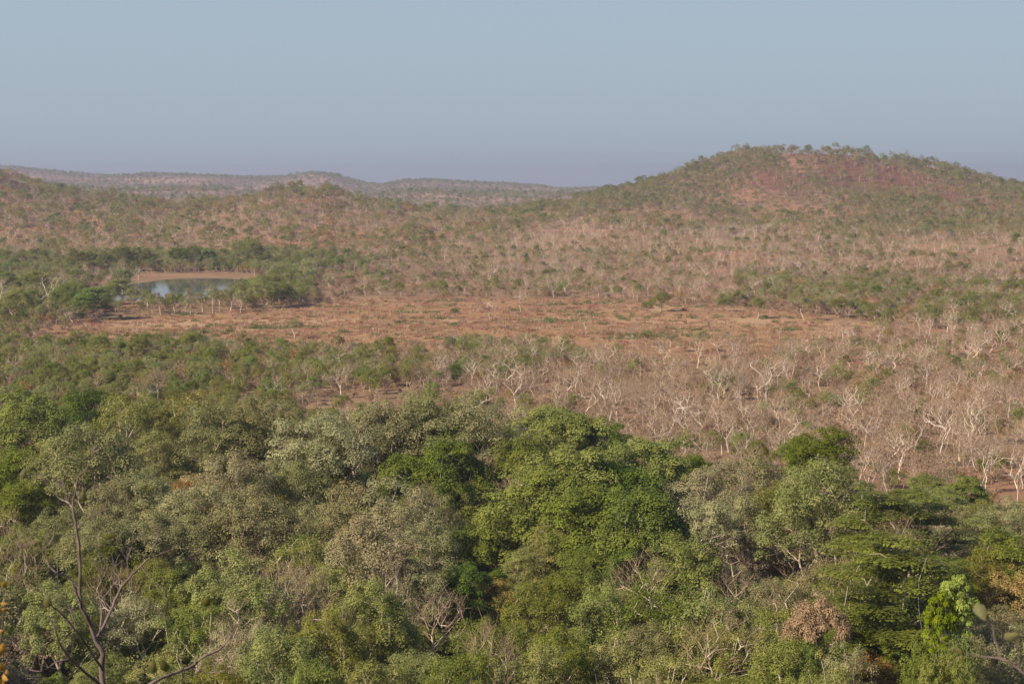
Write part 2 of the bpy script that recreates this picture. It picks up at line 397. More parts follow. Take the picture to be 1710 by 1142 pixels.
def join(parts):
    """parts: (V, F, mat index, tint or None)"""
    Vs, Fs, mi, ti = [], [], [], []; off = 0
    for V, Fc, m, t in parts:
        Vs.append(V); Fs.append(Fc + off); off += len(V); mi.append(np.full(len(Fc) // 4, m)); ti.append(t if t is not None else np.zeros(len(V)))
    return np.concatenate(Vs), np.concatenate(Fs), np.concatenate(mi), np.concatenate(ti)

def ob(name, me, parent=None, link=True):
    o = bpy.data.objects.new(name, me)
    if link: COL.objects.link(o)
    if parent: o.parent = parent
    return o

# single-mesh trees for the woods that are one mass
PROTO = {}
def proto_set(name, specs, lod, variants):
    col = bpy.data.collections.new(name); idx = {}
    i = 0
    for sp in specs:
        for v in range(variants):
            rng = RS(1000 + i * 17 + lod * 7 + len(sp))
            if sp in SPEC:
                s = SPEC[sp]; tv, lv = build_tree_data(rng, s, lod)
                V, Fc, mi, ti = join([(*tv, 0, None), (lv[0], lv[1], 1, lv[2])]); mats = [M[s['bark']], M[s['mat']]]
            else:
                s = BARE[sp]; tv, wv, lv = build_bare_data(rng, s, lod)
                pr = [(*tv, 0, None), (*wv, 1, None)]; mats = [M[s['bark']], M['twig']]
                if lv: pr.append((lv[0], lv[1], 2, lv[2])); mats.append(M['dryleaf'])
                V, Fc, mi, ti = join(pr)
            me = mesh_from('woodland_tree', V, Fc, 4, mats, mi, {'tint': ti})
            o = bpy.data.objects.new('tree_kind_' + chr(97 + i // 26) + chr(97 + i % 26), me)
            col.objects.link(o); idx.setdefault(sp, []).append(i); i += 1
    PROTO[name] = (col, idx)
    return col, idx

def scatter(name, pts, idx, scl, rot, tone, col, label, category, sz=None):
    n = len(pts)
    me = bpy.data.meshes.new(name); me.vertices.add(n); me.vertices.foreach_set('co', np.asarray(pts, np.float32).ravel())
    for k, ty, a in (('pick', 'INT', idx), ('size', 'FLOAT', scl), ('turn', 'FLOAT', rot), ('tone', 'FLOAT', tone)):
        at = me.attributes.new(k, ty, 'POINT'); at.data.foreach_set('value', np.asarray(a, np.int32 if ty == 'INT' else np.float32))
    o = ob(name, me); o['label'] = label; o['category'] = category; o['kind'] = 'stuff'
    ng = bpy.data.node_groups.new(name, 'GeometryNodeTree')
    ng.interface.new_socket('Geometry', in_out='INPUT', socket_type='NodeSocketGeometry')
    ng.interface.new_socket('Geometry', in_out='OUTPUT', socket_type='NodeSocketGeometry')
    ns, L = ng.nodes, ng.links
    gi = ns.new('NodeGroupInput'); go = ns.new('NodeGroupOutput')
    ci = ns.new('GeometryNodeCollectionInfo'); ci.inputs['Collection'].default_value = col
    ci.inputs['Separate Children'].default_value = True; ci.inputs['Reset Children'].default_value = True
    ip = ns.new('GeometryNodeInstanceOnPoints'); ip.inputs['Pick Instance'].default_value = True
    def attr(nm, ty):
        a = ns.new('GeometryNodeInputNamedAttribute'); a.data_type = ty; a.inputs[0].default_value = nm
        return a.outputs[0]
    L.new(gi.outputs[0], ip.inputs['Points']); L.new(ci.outputs[0], ip.inputs['Instance'])
    L.new(attr('pick', 'INT'), ip.inputs['Instance Index'])
    cx = ns.new('ShaderNodeCombineXYZ'); L.new(attr('turn', 'FLOAT'), cx.inputs[2])
    er = ns.new('FunctionNodeEulerToRotation'); L.new(cx.outputs[0], er.inputs[0]); L.new(er.outputs[0], ip.inputs['Rotation'])
    sx = ns.new('ShaderNodeCombineXYZ')
    for i in range(3): L.new(attr('size', 'FLOAT'), sx.inputs[i])
    L.new(sx.outputs[0], ip.inputs['Scale'])
    L.new(ip.outputs[0], go.inputs[0])
    md = o.modifiers.new('Scatter', 'NODES'); md.node_group = ng
    return o

# ------------------------------------------------------------------ ground sheet
def build_ground():
    ds = np.concatenate([np.linspace(0.5, 20, 24), np.geomspace(21, 240, 70)[:-1], np.linspace(240, 1900, 420), np.geomspace(1912, 9300, 190)])
    c = math.radians(1)
    ang = np.concatenate([np.linspace(-180, -32, 38)[:-1], np.linspace(-32, -17, 40)[:-1], np.linspace(-17, 17, 300), np.linspace(17, 32, 40)[1:], np.linspace(32, 180, 38)[1:]]) * c
    D, Aa = np.meshgrid(ds, ang, indexing='ij')
    X, Y = D * np.sin(Aa), D * np.cos(Aa)
    # wide angles: keep the height field calm
    Z = height(X, np.maximum(Y, 0.0001)); Z = np.where(Y < 0, height(X, Y), Z)
    nd, na = D.shape
    V = np.stack([X, Y, Z], -1).reshape(-1, 3)
    V = np.concatenate([V, [[0, 0, -1.7]]])
    i, j = np.meshgrid(np.arange(nd - 1), np.arange(na - 1), indexing='ij')
    a = i * na + j
    Fc = np.stack([a, a + na, a + na + 1, a + 1], -1).reshape(-1, 4)
    Fc = Fc[:, ::-1]
    me = mesh_from('ground', V, Fc.reshape(-1), 4, [], smooth=True)
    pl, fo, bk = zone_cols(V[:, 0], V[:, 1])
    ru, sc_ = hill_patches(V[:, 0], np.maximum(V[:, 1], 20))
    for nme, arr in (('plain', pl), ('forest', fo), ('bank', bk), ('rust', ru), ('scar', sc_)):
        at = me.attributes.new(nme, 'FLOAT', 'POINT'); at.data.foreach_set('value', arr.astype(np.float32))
    o = ob('ground', me); o['kind'] = 'structure'; o['label'] = 'red brown dry earth and grass plain rising to low hills'
    m, nt, ns, L = newmat('dry_ground')
    pos = N(ns, 'ShaderNodeNewGeometry').outputs['Position']
    def noise(s, det=6, rough=0.6, st=(1, 1, 1)):
        mp = N(ns, 'ShaderNodeMapping'); mp.inputs['Scale'].default_value = st; L.new(pos, mp.inputs[0])
        n = N(ns, 'ShaderNodeTexNoise'); n.inputs['Scale'].default_value = s; n.inputs['Detail'].default_value = det; n.inputs['Roughness'].default_value = rough
        L.new(mp.outputs[0], n.inputs[0]); return n.outputs[0]
    def rmp(f, a, b): return mth(nt, 'MULTIPLY', mth(nt, 'SUBTRACT', f, a), 1 / (b - a), True)
    def att(k): return N(ns, 'ShaderNodeAttribute', attribute_name=k).outputs['Fac']
    fine = noise(1.4, 8, 0.7); mid = noise(0.07, 6, 0.62); big = noise(0.012, 5, 0.6)
    col = mixc(nt, rmp(mid, 0.35, 0.65), (0.22, 0.135, 0.072), (0.30, 0.20, 0.115))
    col = mixc(nt, rmp(big, 0.52, 0.62), col, (0.36, 0.19, 0.105))
    pcol = mixc(nt, rmp(noise(0.05, 7, 0.68, (0.45, 1.6, 1)), 0.38, 0.62), (0.30, 0.165, 0.075), (0.38, 0.235, 0.12))
    pcol = mixc(nt, rmp(noise(0.016, 4, 0.5, (0.5, 1.5, 1)), 0.55, 0.66), pcol, (0.43, 0.28, 0.155))
    pcol = mixc(nt, rmp(noise(0.12, 5, 0.6), 0.62, 0.7), pcol, (0.25, 0.185, 0.09))
    col = mixc(nt, att('plain'), col, pcol)
    sep = N(ns, 'ShaderNodeSeparateXYZ'); L.new(pos, sep.inputs[0])
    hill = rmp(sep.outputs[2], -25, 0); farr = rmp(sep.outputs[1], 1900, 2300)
    hcol = mixc(nt, rmp(noise(0.022, 6, 0.65), 0.48, 0.6), (0.12, 0.07, 0.035), (0.23, 0.12, 0.06))
    hcol = mixc(nt, rmp(noise(0.018, 6, 0.6, (1, 0.5, 1)), 0.53, 0.58), hcol, (0.16, 0.075, 0.05))
    hcol = mixc(nt, rmp(noise(0.045, 5, 0.6), 0.66, 0.7), hcol, (0.38, 0.22, 0.13))
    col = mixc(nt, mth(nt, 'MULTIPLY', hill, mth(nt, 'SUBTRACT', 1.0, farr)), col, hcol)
    col = mixc(nt, att('rust'), col, mixc(nt, rmp(noise(0.09, 6, 0.65), 0.4, 0.6), (0.13, 0.055, 0.036), (0.20, 0.095, 0.058)))
    col = mixc(nt, att('scar'), col, mixc(nt, rmp(noise(0.1, 6, 0.65), 0.4, 0.6), (0.20, 0.105, 0.055), (0.33, 0.185, 0.10)))
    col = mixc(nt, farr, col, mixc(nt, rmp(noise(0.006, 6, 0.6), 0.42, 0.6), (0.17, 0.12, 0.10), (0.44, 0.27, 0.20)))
    col = mixc(nt, att('forest'), col, mixc(nt, rmp(mid, 0.4, 0.6), (0.06, 0.045, 0.028), (0.12, 0.085, 0.05)))  # forest litter, darkened so the shade between crowns is in the colour
    col = mixc(nt, att('bank'), col, mixc(nt, rmp(fine, 0.4, 0.6), (0.21, 0.145, 0.075), (0.30, 0.215, 0.125)))
    col = mixc(nt, mth(nt, 'MULTIPLY', rmp(fine, 0.35, 0.65), 0.5), col, mixc(nt, 1.0, col, (0.55, 0.5, 0.45), 'MULTIPLY'))
    p = N(ns, 'ShaderNodeBsdfPrincipled'); p.inputs['Roughness'].default_value = 0.95; p.inputs['Specular IOR Level'].default_value = 0.1
    L.new(col, p.inputs['Base Color'])
    bp = N(ns, 'ShaderNodeBump'); bp.inputs['Strength'].default_value = 0.8; bp.inputs['Distance'].default_value = 0.5
    L.new(fine, bp.inputs['Height']); L.new(bp.outputs[0], p.inputs['Normal'])
    out = N(ns, 'ShaderNodeOutputMaterial'); L.new(p.outputs[0], out.inputs[0])
    me.materials.append(m)
    # pond surface
    k = 64; th = np.arange(k) * 2 * math.pi / k
    V = np.stack([PX0 + PRX * 1.12 * np.cos(th), PY0 + PRY * 1.12 * np.sin(th), np.full(k, GZ - 0.12)], -1)
    me = bpy.data.meshes.new('pond_water'); me.from_pydata([tuple(v) for v in V], [], [tuple(range(k))]); me.update()
    w = ob('pond_water', me); w['kind'] = 'structure'; w['label'] = 'small pale blue waterhole between the trees'
    m, nt, ns, L = newmat('pond_water')
    p = N(ns, 'ShaderNodeBsdfPrincipled'); p.inputs['Base Color'].default_value = (0.09, 0.095, 0.085, 1); p.inputs['Roughness'].default_value = 0.04
    p.inputs['IOR'].default_value = 1.33
    nz = N(ns, 'ShaderNodeTexNoise'); nz.inputs['Scale'].default_value = 1.5
    tc = N(ns, 'ShaderNodeTexCoord'); L.new(tc.outputs['Object'], nz.inputs[0])
    bp = N(ns, 'ShaderNodeBump'); bp.inputs['Strength'].default_value = 0.06; bp.inputs['Distance'].default_value = 0.05
    L.new(nz.outputs[0], bp.inputs['Height']); L.new(bp.outputs[0], p.inputs['Normal'])
    out = N(ns, 'ShaderNodeOutputMaterial'); L.new(p.outputs[0], out.inputs[0]); me.materials.append(m)
build_ground()

# ------------------------------------------------------------------ individual trees
VAR = {'gum': 4, 'gumopen': 3, 'khaki': 2, 'brown': 2, 'bright': 4, 'dark': 3, 'olive': 3, 'fresh': 4, 'freshopen': 3, 'tier': 3, 'yellow': 2, 'rust': 1, 'lime': 1}
BVAR = {'bare_pale': 5, 'bare_grey': 4, 'bare_stems': 3}
LIB = {}
for si, (sp, nv) in enumerate(VAR.items()):
    for v in range(nv):
        s = SPEC[sp]; tv, lv = build_tree_data(RS(50 + 31 * si + v), s)
        LIB.setdefault(sp, []).append([('trunk', mesh_from('trunk', tv[0], tv[1], 4, [M[s['bark']]])), ('crown', mesh_from('crown', lv[0], lv[1], 4, [M[s['mat']]], None, {'tint': lv[2]}))])
for si, (sp, nv) in enumerate(BVAR.items()):
    for v in range(nv):
        s = BARE[sp]; tv, wv, _ = build_bare_data(RS(950 + 31 * si + v), s)
        LIB.setdefault(sp, []).append([('trunk', mesh_from('trunk', tv[0], tv[1], 4, [M[s['bark']]])), ('twigs', mesh_from('twigs', wv[0], wv[1], 4, [M['twig']]))])
ALLSP = {**SPEC, **BARE}
WORDS = {'gum': 'grey green gum', 'gumopen': 'white limbed grey gum', 'khaki': 'khaki gum', 'brown': 'brownish leafy tree', 'bright': 'bright green leafy tree', 'dark': 'dark green leafy tree', 'olive': 'feathery olive tree', 'fresh': 'light green gum', 'freshopen': 'white limbed green gum', 'tier': 'yellow green tiered tree', 'yellow': 'yellowish bushy tree', 'rust': 'rust brown dead leafed bush', 'lime': 'vivid lime green sapling', 'bare_pale': 'bare white limbed tree', 'bare_grey': 'bare pale tree', 'bare_stems': 'bare grey many stemmed tree'}
NAMES = {'gum': 'gum_tree', 'gumopen': 'gum_tree', 'khaki': 'gum_tree', 'fresh': 'gum_tree', 'freshopen': 'gum_tree', 'brown': 'brown_tree', 'bright': 'leafy_tree', 'dark': 'leafy_tree', 'olive': 'olive_green_tree', 'tier': 'tiered_tree', 'yellow': 'bushy_tree', 'rust': 'dead_leafed_bush', 'lime': 'sapling', 'bare_pale': 'bare_tree', 'bare_grey': 'bare_tree', 'bare_stems': 'bare_tree'}
TREES = []     # dicts: x y s sp
def plant(px, ytop, w, sp, asp=None, tone=None, dmin=96, rot=None, hand=True, var=None):
    s = ALLSP[sp]; a = s['H'] / s['W'] * (asp or 1.0)
    d = -GZ / (-ray(px, ytop)[2] + a * w / F)
    x = ray(px, ytop)[0] * d
    z = float(height(x, d)); top = ray(px, ytop)[2] * d
    W = w * d / F
    sx = W / s['W']; szz = max(0.25, (top - z) / s['H'])
    TREES.append(dict(x=x, y=d, z=z, sx=sx, sz=szz, sp=sp, tone=tone, hand=hand, rot=rot, r=W / 2, var=var, px=px, pt=ytop, w=w))
def plant_base(px, ybase, h, sp, w=None, **k):
    """a tree given by its foot and its height in the photograph"""
    r = ray(px, ybase); d = 300.0
    for _ in range(30): d = float(height(r[0] * d, d)) / r[2]
    s = ALLSP[sp]; szz = h * d / F / s['H']; sx = (w or h * s['W'] / s['H']) * d / F / s['W']
    TREES.append(dict(x=r[0] * d, y=d, z=float(height(r[0] * d, d)), sx=sx, sz=szz, sp=sp, tone=k.get('tone'), hand=True, rot=None, r=sx * s['W'] / 2, var=k.get('var'), px=px, pt=ybase - h, w=sx * s['W'] * F / d))

HAND = [
 # back rows, left to right
 (45, 640, 150, 'bright'), (135, 640, 110, 'dark'), (205, 650, 120, 'fresh'), (150, 692, 170, 'gum'), (105, 722, 150, 'olive'), (25, 745, 130, 'bright'),
 (258, 712, 120, 'olive'), (250, 655, 120, 'olive'), (318, 650, 110, 'fresh'), (365, 664, 140, 'gum'), (450, 652, 150, 'gum'), (400, 690, 130, 'bright'), (465, 700, 110, 'dark'), (300, 745, 70, 'olive'), (330, 790, 90, 'yellow'),
 (530, 676, 150, 'gum'), (600, 680, 130, 'gumopen'), (650, 655, 150, 'gum'), (720, 650, 150, 'gum'), (800, 655, 150, 'gum'), (665, 690, 130, 'dark'), (745, 692, 140, 'bright'),
 (545, 722, 130, 'olive'), (690, 742, 130, 'bright'), (752, 722, 150, 'dark'), (835, 700, 120, 'olive'), (900, 672, 120, 'bright'), (960, 668, 140, 'bright'), (1003, 700, 100, 'bright'),
 (880, 720, 140, 'dark'), (1085, 722, 150, 'bright'), (965, 735, 180, 'bright'), (1030, 755, 170, 'dark'), (900, 775, 170, 'bright'), (1075, 800, 190, 'dark'), (990, 790, 180, 'bright'), (850, 790, 100, 'bright'),
 (1240, 716, 46, 'bright'), (1268, 730, 46, 'bright'), (1150, 745, 110, 'bright'), (1372, 704, 115, 'bright'), (1325, 728, 60, 'bright'),
 (1190, 762, 140, 'gum'), (1255, 755, 120, 'khaki'), (1180, 822, 130, 'gum'), (1235, 815, 120, 'gumopen'), (1372, 752, 210, 'olive'), (1310, 800, 140, 'olive'), (1430, 810, 130, 'olive'),
 (1480, 780, 200, 'tier'), (1560, 800, 170, 'tier'), (1500, 860, 250, 'tier'), (1435, 890, 190, 'tier'), (1570, 905, 150, 'tier'), (1480, 940, 190, 'tier'),
 (1555, 786, 80, 'dark'), (1612, 784, 90, 'bright'), (1640, 830, 90, 'olive'), (1600, 842, 90, 'gum'), (1690, 828, 100, 'gum'), (1612, 880, 90, 'gum'), (1685, 875, 150, 'bright'), (1650, 910, 130, 'olive'), (1695, 940, 130, 'yellow'),
 # middle rows
 (490, 757, 120, 'gum'), (385, 742, 140, 'gumopen'), (420, 800, 150, 'gum'), (330, 800, 140, 'gum'), (245, 775, 130, 'gum'), (190, 795, 120, 'gum'), (100, 835, 120, 'gum'), (160, 850, 130, 'gum'), (240, 840, 130, 'gum'),
 (310, 850, 120, 'gum'), (380, 855, 110, 'gum'), (450, 850, 120, 'gumopen'), (520, 830, 100, 'gum'), (30, 800, 110, 'bright'), (70, 790, 70, 'dark'),
 (590, 795, 130, 'khaki'), (665, 785, 150, 'gum'), (720, 805, 110, 'gum'), (640, 850, 160, 'khaki'), (710, 862, 120, 'gum'), (575, 875, 110, 'khaki'), (785, 795, 100, 'bright'), (792, 872, 100, 'bright'), (770, 935, 120, 'dark'),
 (860, 848, 110, 'olive'), (925, 868, 120, 'olive'), (890, 900, 100, 'olive'), (985, 905, 120, 'dark'), (1060, 900, 130, 'dark'), (1040, 850, 130, 'bright'),
 (1135, 885, 120, 'fresh'), (1110, 940, 150, 'fresh'), (1170, 950, 150, 'fresh'), (1055, 965, 120, 'gum'), (1215, 925, 110, 'gum'), (1262, 882, 110, 'brown'), (1200, 880, 90, 'brown'), (1300, 905, 80, 'brown'), (1300, 955, 110, 'gum'), (1250, 990, 130, 'fresh'),
 (1368, 992, 112, 'rust'), (1602, 950, 70, 'lime', 2.7), (1572, 978, 58, 'lime', 3.1), (1556, 1016, 36, 'lime', 4.0), (1604, 1046, 100, 'dark', 2.2), (1580, 1062, 96, 'bright', 2.5), (1552, 1046, 90, 'bright', 2.1), (1622, 1050, 80, 'gum', 2.0), (1372, 1060, 110, 'fresh', 1.9), (1335, 1056, 90, 'bright', 2.0), (1410, 1064, 90, 'gum', 2.0), (1530, 990, 110, 'dark'), (1590, 1000, 100, 'tier'), (1480, 1020, 90, 'gum'), (1440, 1040, 110, 'gumopen'), (1620, 1020, 110, 'gumopen'), (1680, 1005, 100, 'gum'), (1550, 1055, 120, 'gum'), (1640, 1070, 140, 'gumopen'), (1700, 1060, 110, 'gum'),
 (1330, 1015, 130, 'fresh'), (1375, 1050, 120, 'bright'), (1450, 1085, 130, 'yellow'), (1290, 1060, 140, 'fresh'), (1400, 1095, 120, 'fresh'), (1500, 1100, 110, 'yellow'), (1220, 1040, 130, 'fresh'), (1180, 1010, 130, 'bright'),
 # front rows
 (30, 870, 100, 'fresh'), (20, 930, 120, 'fresh'), (80, 900, 100, 'bright'), (200, 885, 120, 'bright'), (150, 930, 110, 'olive'), (255, 925, 110, 'olive'), (90, 965, 120, 'fresh'), (225, 985, 120, 'gumopen'), (300, 950, 110, 'fresh'), (370, 920, 130, 'fresh'), (330, 1000, 120, 'fresh'),
 (430, 955, 130, 'fresh'), (500, 880, 120, 'fresh'), (490, 950, 120, 'gum'), (560, 935, 130, 'olive'), (400, 1030, 130, 'gum'), (470, 1030, 130, 'fresh'), (540, 1010, 130, 'fresh'), (620, 960, 130, 'fresh'), (600, 1035, 130, 'olive'), (660, 1020, 120, 'olive'),
 (690, 940, 120, 'gum'), (740, 985, 90, 'brown'), (820, 960, 110, 'yellow'), (820, 1020, 110, 'fresh'), (890, 965, 110, 'fresh'), (950, 950, 110, 'fresh'), (1000, 970, 110, 'fresh'), (900, 1020, 60, 'yellow'), (940, 1040, 120, 'fresh'), (1020, 1040, 120, 'fresh'), (1090, 1030, 130, 'gum'), (1140, 1020, 130, 'fresh'),
 (880, 1075, 120, 'fresh'), (770, 1075, 130, 'fresh'), (700, 1085, 130, 'olive'), (1110, 1085, 130, 'fresh'), (1190, 1090, 130, 'fresh'), (160, 1020, 100, 'olive'), (60, 1030, 120, 'brown'), (280, 1070, 120, 'fresh'), (180, 1085, 120, 'olive'), (360, 1090, 120, 'fresh'), (540, 1095, 130, 'fresh'), (620, 1095, 120, 'fresh'), (20, 1090, 110, 'brown'),
]
_r = RS(5)
for h in HAND:
    px, yt, w, sp = h[:4]
    if sp == 'fresh' and _r.rand() < 0.5: sp = 'freshopen'
    if sp == 'gum' and _r.rand() < 0.22: sp = 'gumopen'
    plant(px, yt, w * (1.26 if sp in ('gum', 'khaki', 'fresh') else 1.14), sp, asp={'brown': 0.95, 'tier': 1.06, 'rust': 2.2, 'lime': 2.1}.get(sp, 1.0) if len(h) == 4 else h[4])
# bare trees of the foreground forest: pale limbs among the crowns
for px, yt, w, sp in [(620, 735, 80, 'bare_grey'), (585, 738, 60, 'bare_stems'), (645, 742, 60, 'bare_grey'), (800, 755, 90, 'bare_stems'), (835, 765, 70, 'bare_grey'), (740, 985, 110, 'bare_grey'), (925, 1000, 120, 'bare_pale'), (1015, 1010, 90, 'bare_pale'), (945, 865, 90, 'bare_grey'), (620, 905, 110, 'bare_pale'), (1390, 800, 120, 'bare_grey'), (1655, 1040, 100, 'bare_pale'), (700, 850, 60, 'bare_grey'), (1135, 930, 60, 'bare_pale'), (430, 850, 70, 'bare_pale'), (1190, 800, 70, 'bare_pale'), (395, 960, 70, 'bare_pale'), (500, 935, 90, 'bare_pale'), (560, 900, 60, 'bare_pale'), (30, 960, 90, 'bare_pale'), (240, 1010, 60, 'bare_pale'), (985, 1020, 90, 'bare_pale'), (880, 930, 50, 'bare_pale'), (960, 905, 70, 'bare_grey'), (1340, 850, 90, 'bare_pale'), (1110, 1000, 60, 'bare_pale'), (1185, 990, 60, 'bare_grey'), (1300, 1080, 90, 'bare_grey'), (525, 1040, 70, 'bare_pale'), (770, 770, 60, 'bare_stems'), (560, 745, 50, 'bare_stems')]:
    plant(px, yt, w, sp, asp=1.05)
# named bare trees of the open woodland
for px, yb, h, sp in [(1013, 712, 92, 'bare_pale'), (1140, 748, 110, 'bare_pale'), (1425, 716, 80, 'bare_pale'), (1283, 684, 100, 'bare_pale'), (1272, 690, 84, 'bare_grey'), (790, 645, 52, 'bare_pale'), (893, 668, 66, 'bare_grey'), (932, 660, 60, 'bare_grey'), (965, 672, 72, 'bare_grey'),
    (1647, 826, 92, 'bare_pale'), (1708, 816, 80, 'bare_pale'), (1545, 650, 70, 'bare_pale'), (1372, 655, 60, 'bare_pale'), (1600, 664, 56, 'bare_pale'), (1632, 690, 60, 'bare_pale'), (1565, 772, 110, 'bare_pale'), (1500, 790, 90, 'bare_grey'), (1525, 785, 96, 'bare_grey'), (1205, 760, 90, 'bare_grey'), (1300, 740, 90, 'bare_grey'), (1110, 700, 70, 'bare_grey'), (1060, 700, 74, 'bare_stems'), (1090, 712, 80, 'bare_stems'), (1345, 690, 66, 'bare_grey'), (1470, 730, 80, 'bare_grey'), (1595, 720, 84, 'bare_grey'), (1685, 720, 80, 'bare_grey'), (1640, 640, 44, 'bare_pale'),
    (515, 655, 50, 'bare_grey'), (580, 650, 50, 'bare_grey'), (455, 640, 46, 'bare_pale'), (232, 690, 60, 'bare_grey'), (262, 705, 90, 'bare_stems'), (1546, 580, 40, 'bare_pale'), (1500, 600, 40, 'bare_pale'), (1000, 620, 36, 'bare_grey')]:
    plant_base(px, yb, h, sp)
# trees at the clearing and round the pond
for px, yb, h, sp, w in [(85, 525, 76, 'bare_pale', 66), (0, 530, 66, 'bare_pale', 60), (155, 534, 60, 'bright', 80), (197, 508, 46, 'bright', 58), (222, 512, 34, 'fresh', 30), (444, 515, 54, 'fresh', 66), (470, 512, 40, 'bright', 44), (30, 540, 60, 'fresh', 60), (110, 530, 60, 'fresh', 70), (367, 525, 44, 'gumopen', 22), (355, 523, 50, 'gumopen', 22), (310, 520, 30, 'gumopen', 20), (255, 523, 34, 'fresh', 20), (278, 522, 28, 'fresh', 18), (300, 512, 20, 'olive', 16), (246, 522, 38, 'freshopen', 30), (268, 526, 34, 'gumopen', 26), (293, 524, 42, 'freshopen', 30), (317, 526, 34, 'gumopen', 26), (338, 521, 38, 'freshopen', 28), (384, 520, 46, 'freshopen', 34), (402, 522, 40, 'gumopen', 30), (178, 515, 46, 'freshopen', 44), (60, 500, 50, 'fresh', 60), (10, 500, 50, 'bright', 60),
    (1103, 520, 34, 'fresh', 42), (1080, 526, 26, 'fresh', 26), (492, 566, 36, 'gumopen', 36), (760, 530, 18, 'fresh', 20), (1342, 536, 44, 'gumopen', 42), (1265, 532, 40, 'olive', 34), (1400, 530, 36, 'fresh', 40), (1212, 520, 26, 'olive', 38), (1232, 512, 28, 'fresh', 36), (1060, 580, 40, 'bare_stems', 34), (1170, 590, 40, 'gumopen', 38), (1120, 588, 38, 'gumopen', 36), (1080, 578, 30, 'freshopen', 28), (1445, 590, 26, 'bright', 36), (232, 610, 56, 'fresh', 46), (165, 605, 50, 'fresh', 42), (325, 600, 50, 'fresh', 52),
    (205, 453, 46, 'olive', 48), (235, 452, 44, 'bright', 50), (300, 452, 40, 'bright', 44), (322, 450, 42, 'olive', 40), (346, 450, 40, 'bright', 42), (405, 448, 50, 'olive', 50), (425, 450, 52, 'olive', 50), (130, 460, 46, 'fresh', 50), (150, 456, 42, 'fresh', 40), (175, 458, 40, 'olive', 40), (455, 500, 44, 'olive', 46), (436, 500, 44, 'olive', 40), (205, 490, 44, 'olive', 44)]:
    plant_base(px, yb, h, sp, w)

# fill the forest between the hand placed crowns
back = lambda px: np.interp(px, [-300, 0, 300, 550, 750, 900, 1000, 1100, 1250, 1400, 1520, 1650, 2000], [262, 262, 262, 252, 250, 240, 228, 214, 192, 184, 180, 178, 178])
front = [(t['x'], t['y'], t['r']) for t in TREES if t['y'] < 300]
rng = RS(77); fillers = []
grid = {}
def addg(x, y, r): grid.setdefault((int(x // 10), int(y // 10)), []).append((x, y, r))
def clash(x, y, r, f):
    gx, gy = int(x // 10), int(y // 10)
    for i in (-1, 0, 1):
        for j in (-1, 0, 1):
            for a, b, q in grid.get((gx + i, gy + j), ()):
                if (a - x) ** 2 + (b - y) ** 2 < ((q + r) * f) ** 2: return True
    return False
for a in front: addg(*a)
PLACED = [t for t in TREES if t['y'] < 300]
extra = []
for it in range(14000):
    d = math.sqrt(rng.uniform(97 ** 2, 262 ** 2)); px = rng.uniform(-420, 2130)
    if d > back(px): continue
    x = (px - 855) / F * d
    w = rng.uniform(6.4, 10.0); r = w / 2
    if clash(x, d, r, 0.70): continue
    n = float(fbm(x / 26, d / 30, 91)); m = float(fbm(x / 20, d / 22, 55)) + rng.uniform(-0.07, 0.07)
    if px < 560: sp = 'gum' if m > (0.53 if d > 150 else 0.64) else ('fresh' if m > 0.46 else ('olive' if m > 0.4 else 'bright'))
    elif px < 1150: sp = 'fresh' if m > (0.55 if d > 150 else 0.42) else ('bright' if m > 0.45 else ('dark' if d > 150 else 'olive'))
    else: sp = 'gum' if m > 0.55 else ('fresh' if m > 0.48 else ('olive' if m > 0.42 else 'dark'))
    if rng.rand() < 0.05: sp = 'khaki'
    if rng.rand() < 0.05: sp = 'bare_grey'
    if sp == 'fresh' and rng.rand() < 0.4: sp = 'freshopen'
    if rng.rand() < 0.02: sp = 'brown'
    s = ALLSP[sp]; sx = w / s['W']; H = w * rng.uniform(1.05, 1.4) * (0.85 if d < 125 else 0.92)
    addg(x, d, r)
    T = dict(x=x, y=d, z=float(height(x, d)), sx=sx, sz=H / s['H'], sp=sp, tone=None, hand=False, rot=None, r=r, var=None, px=px, w=w * F / d)
    T['pt'] = float(project([x, d, T['z'] + H])[1])
    if -40 < px < 1750:
        lim = max([q['pt'] + 0.62 * q['w'] for q in PLACED if q['y'] > d and abs(q['px'] - px) < (q['w'] + T['w']) * 0.36], default=0)
        if T['pt'] < lim:
            H2 = ray(px, lim)[2] * d - T['z']
            if H2 < 3.2: grid[(int(x // 10), int(d // 10))].pop(); continue
            kf = max(0.6, H2 / H); T['sz'] = H2 / s['H']; T['sx'] *= kf; T['r'] *= kf; T['w'] *= kf; T['pt'] = lim
    (TREES if -40 < px < 1750 else extra).append(T)

rng2 = RS(414)
for i in range(30):
    d = math.sqrt(rng2.uniform(104 ** 2, 200 ** 2)); px = rng2.uniform(-10, 1720)
    if d > back(px) - 6: continue
    x = (px - 855) / F * d; H = rng2.uniform(9.0, 12.5); W = H * rng2.uniform(0.4, 0.62); sp = ['bare_pale', 'bare_grey', 'bare_grey'][rng2.randint(3)]; s = ALLSP[sp]; z = float(height(x, d))
    TREES.append(dict(x=x, y=d, z=z, sx=W / s['W'], sz=H / s['H'], sp=sp, tone=None, hand=False, rot=None, r=W / 2, var=None, px=px, pt=float(project([x, d, z + H])[1]), w=W * F / d))

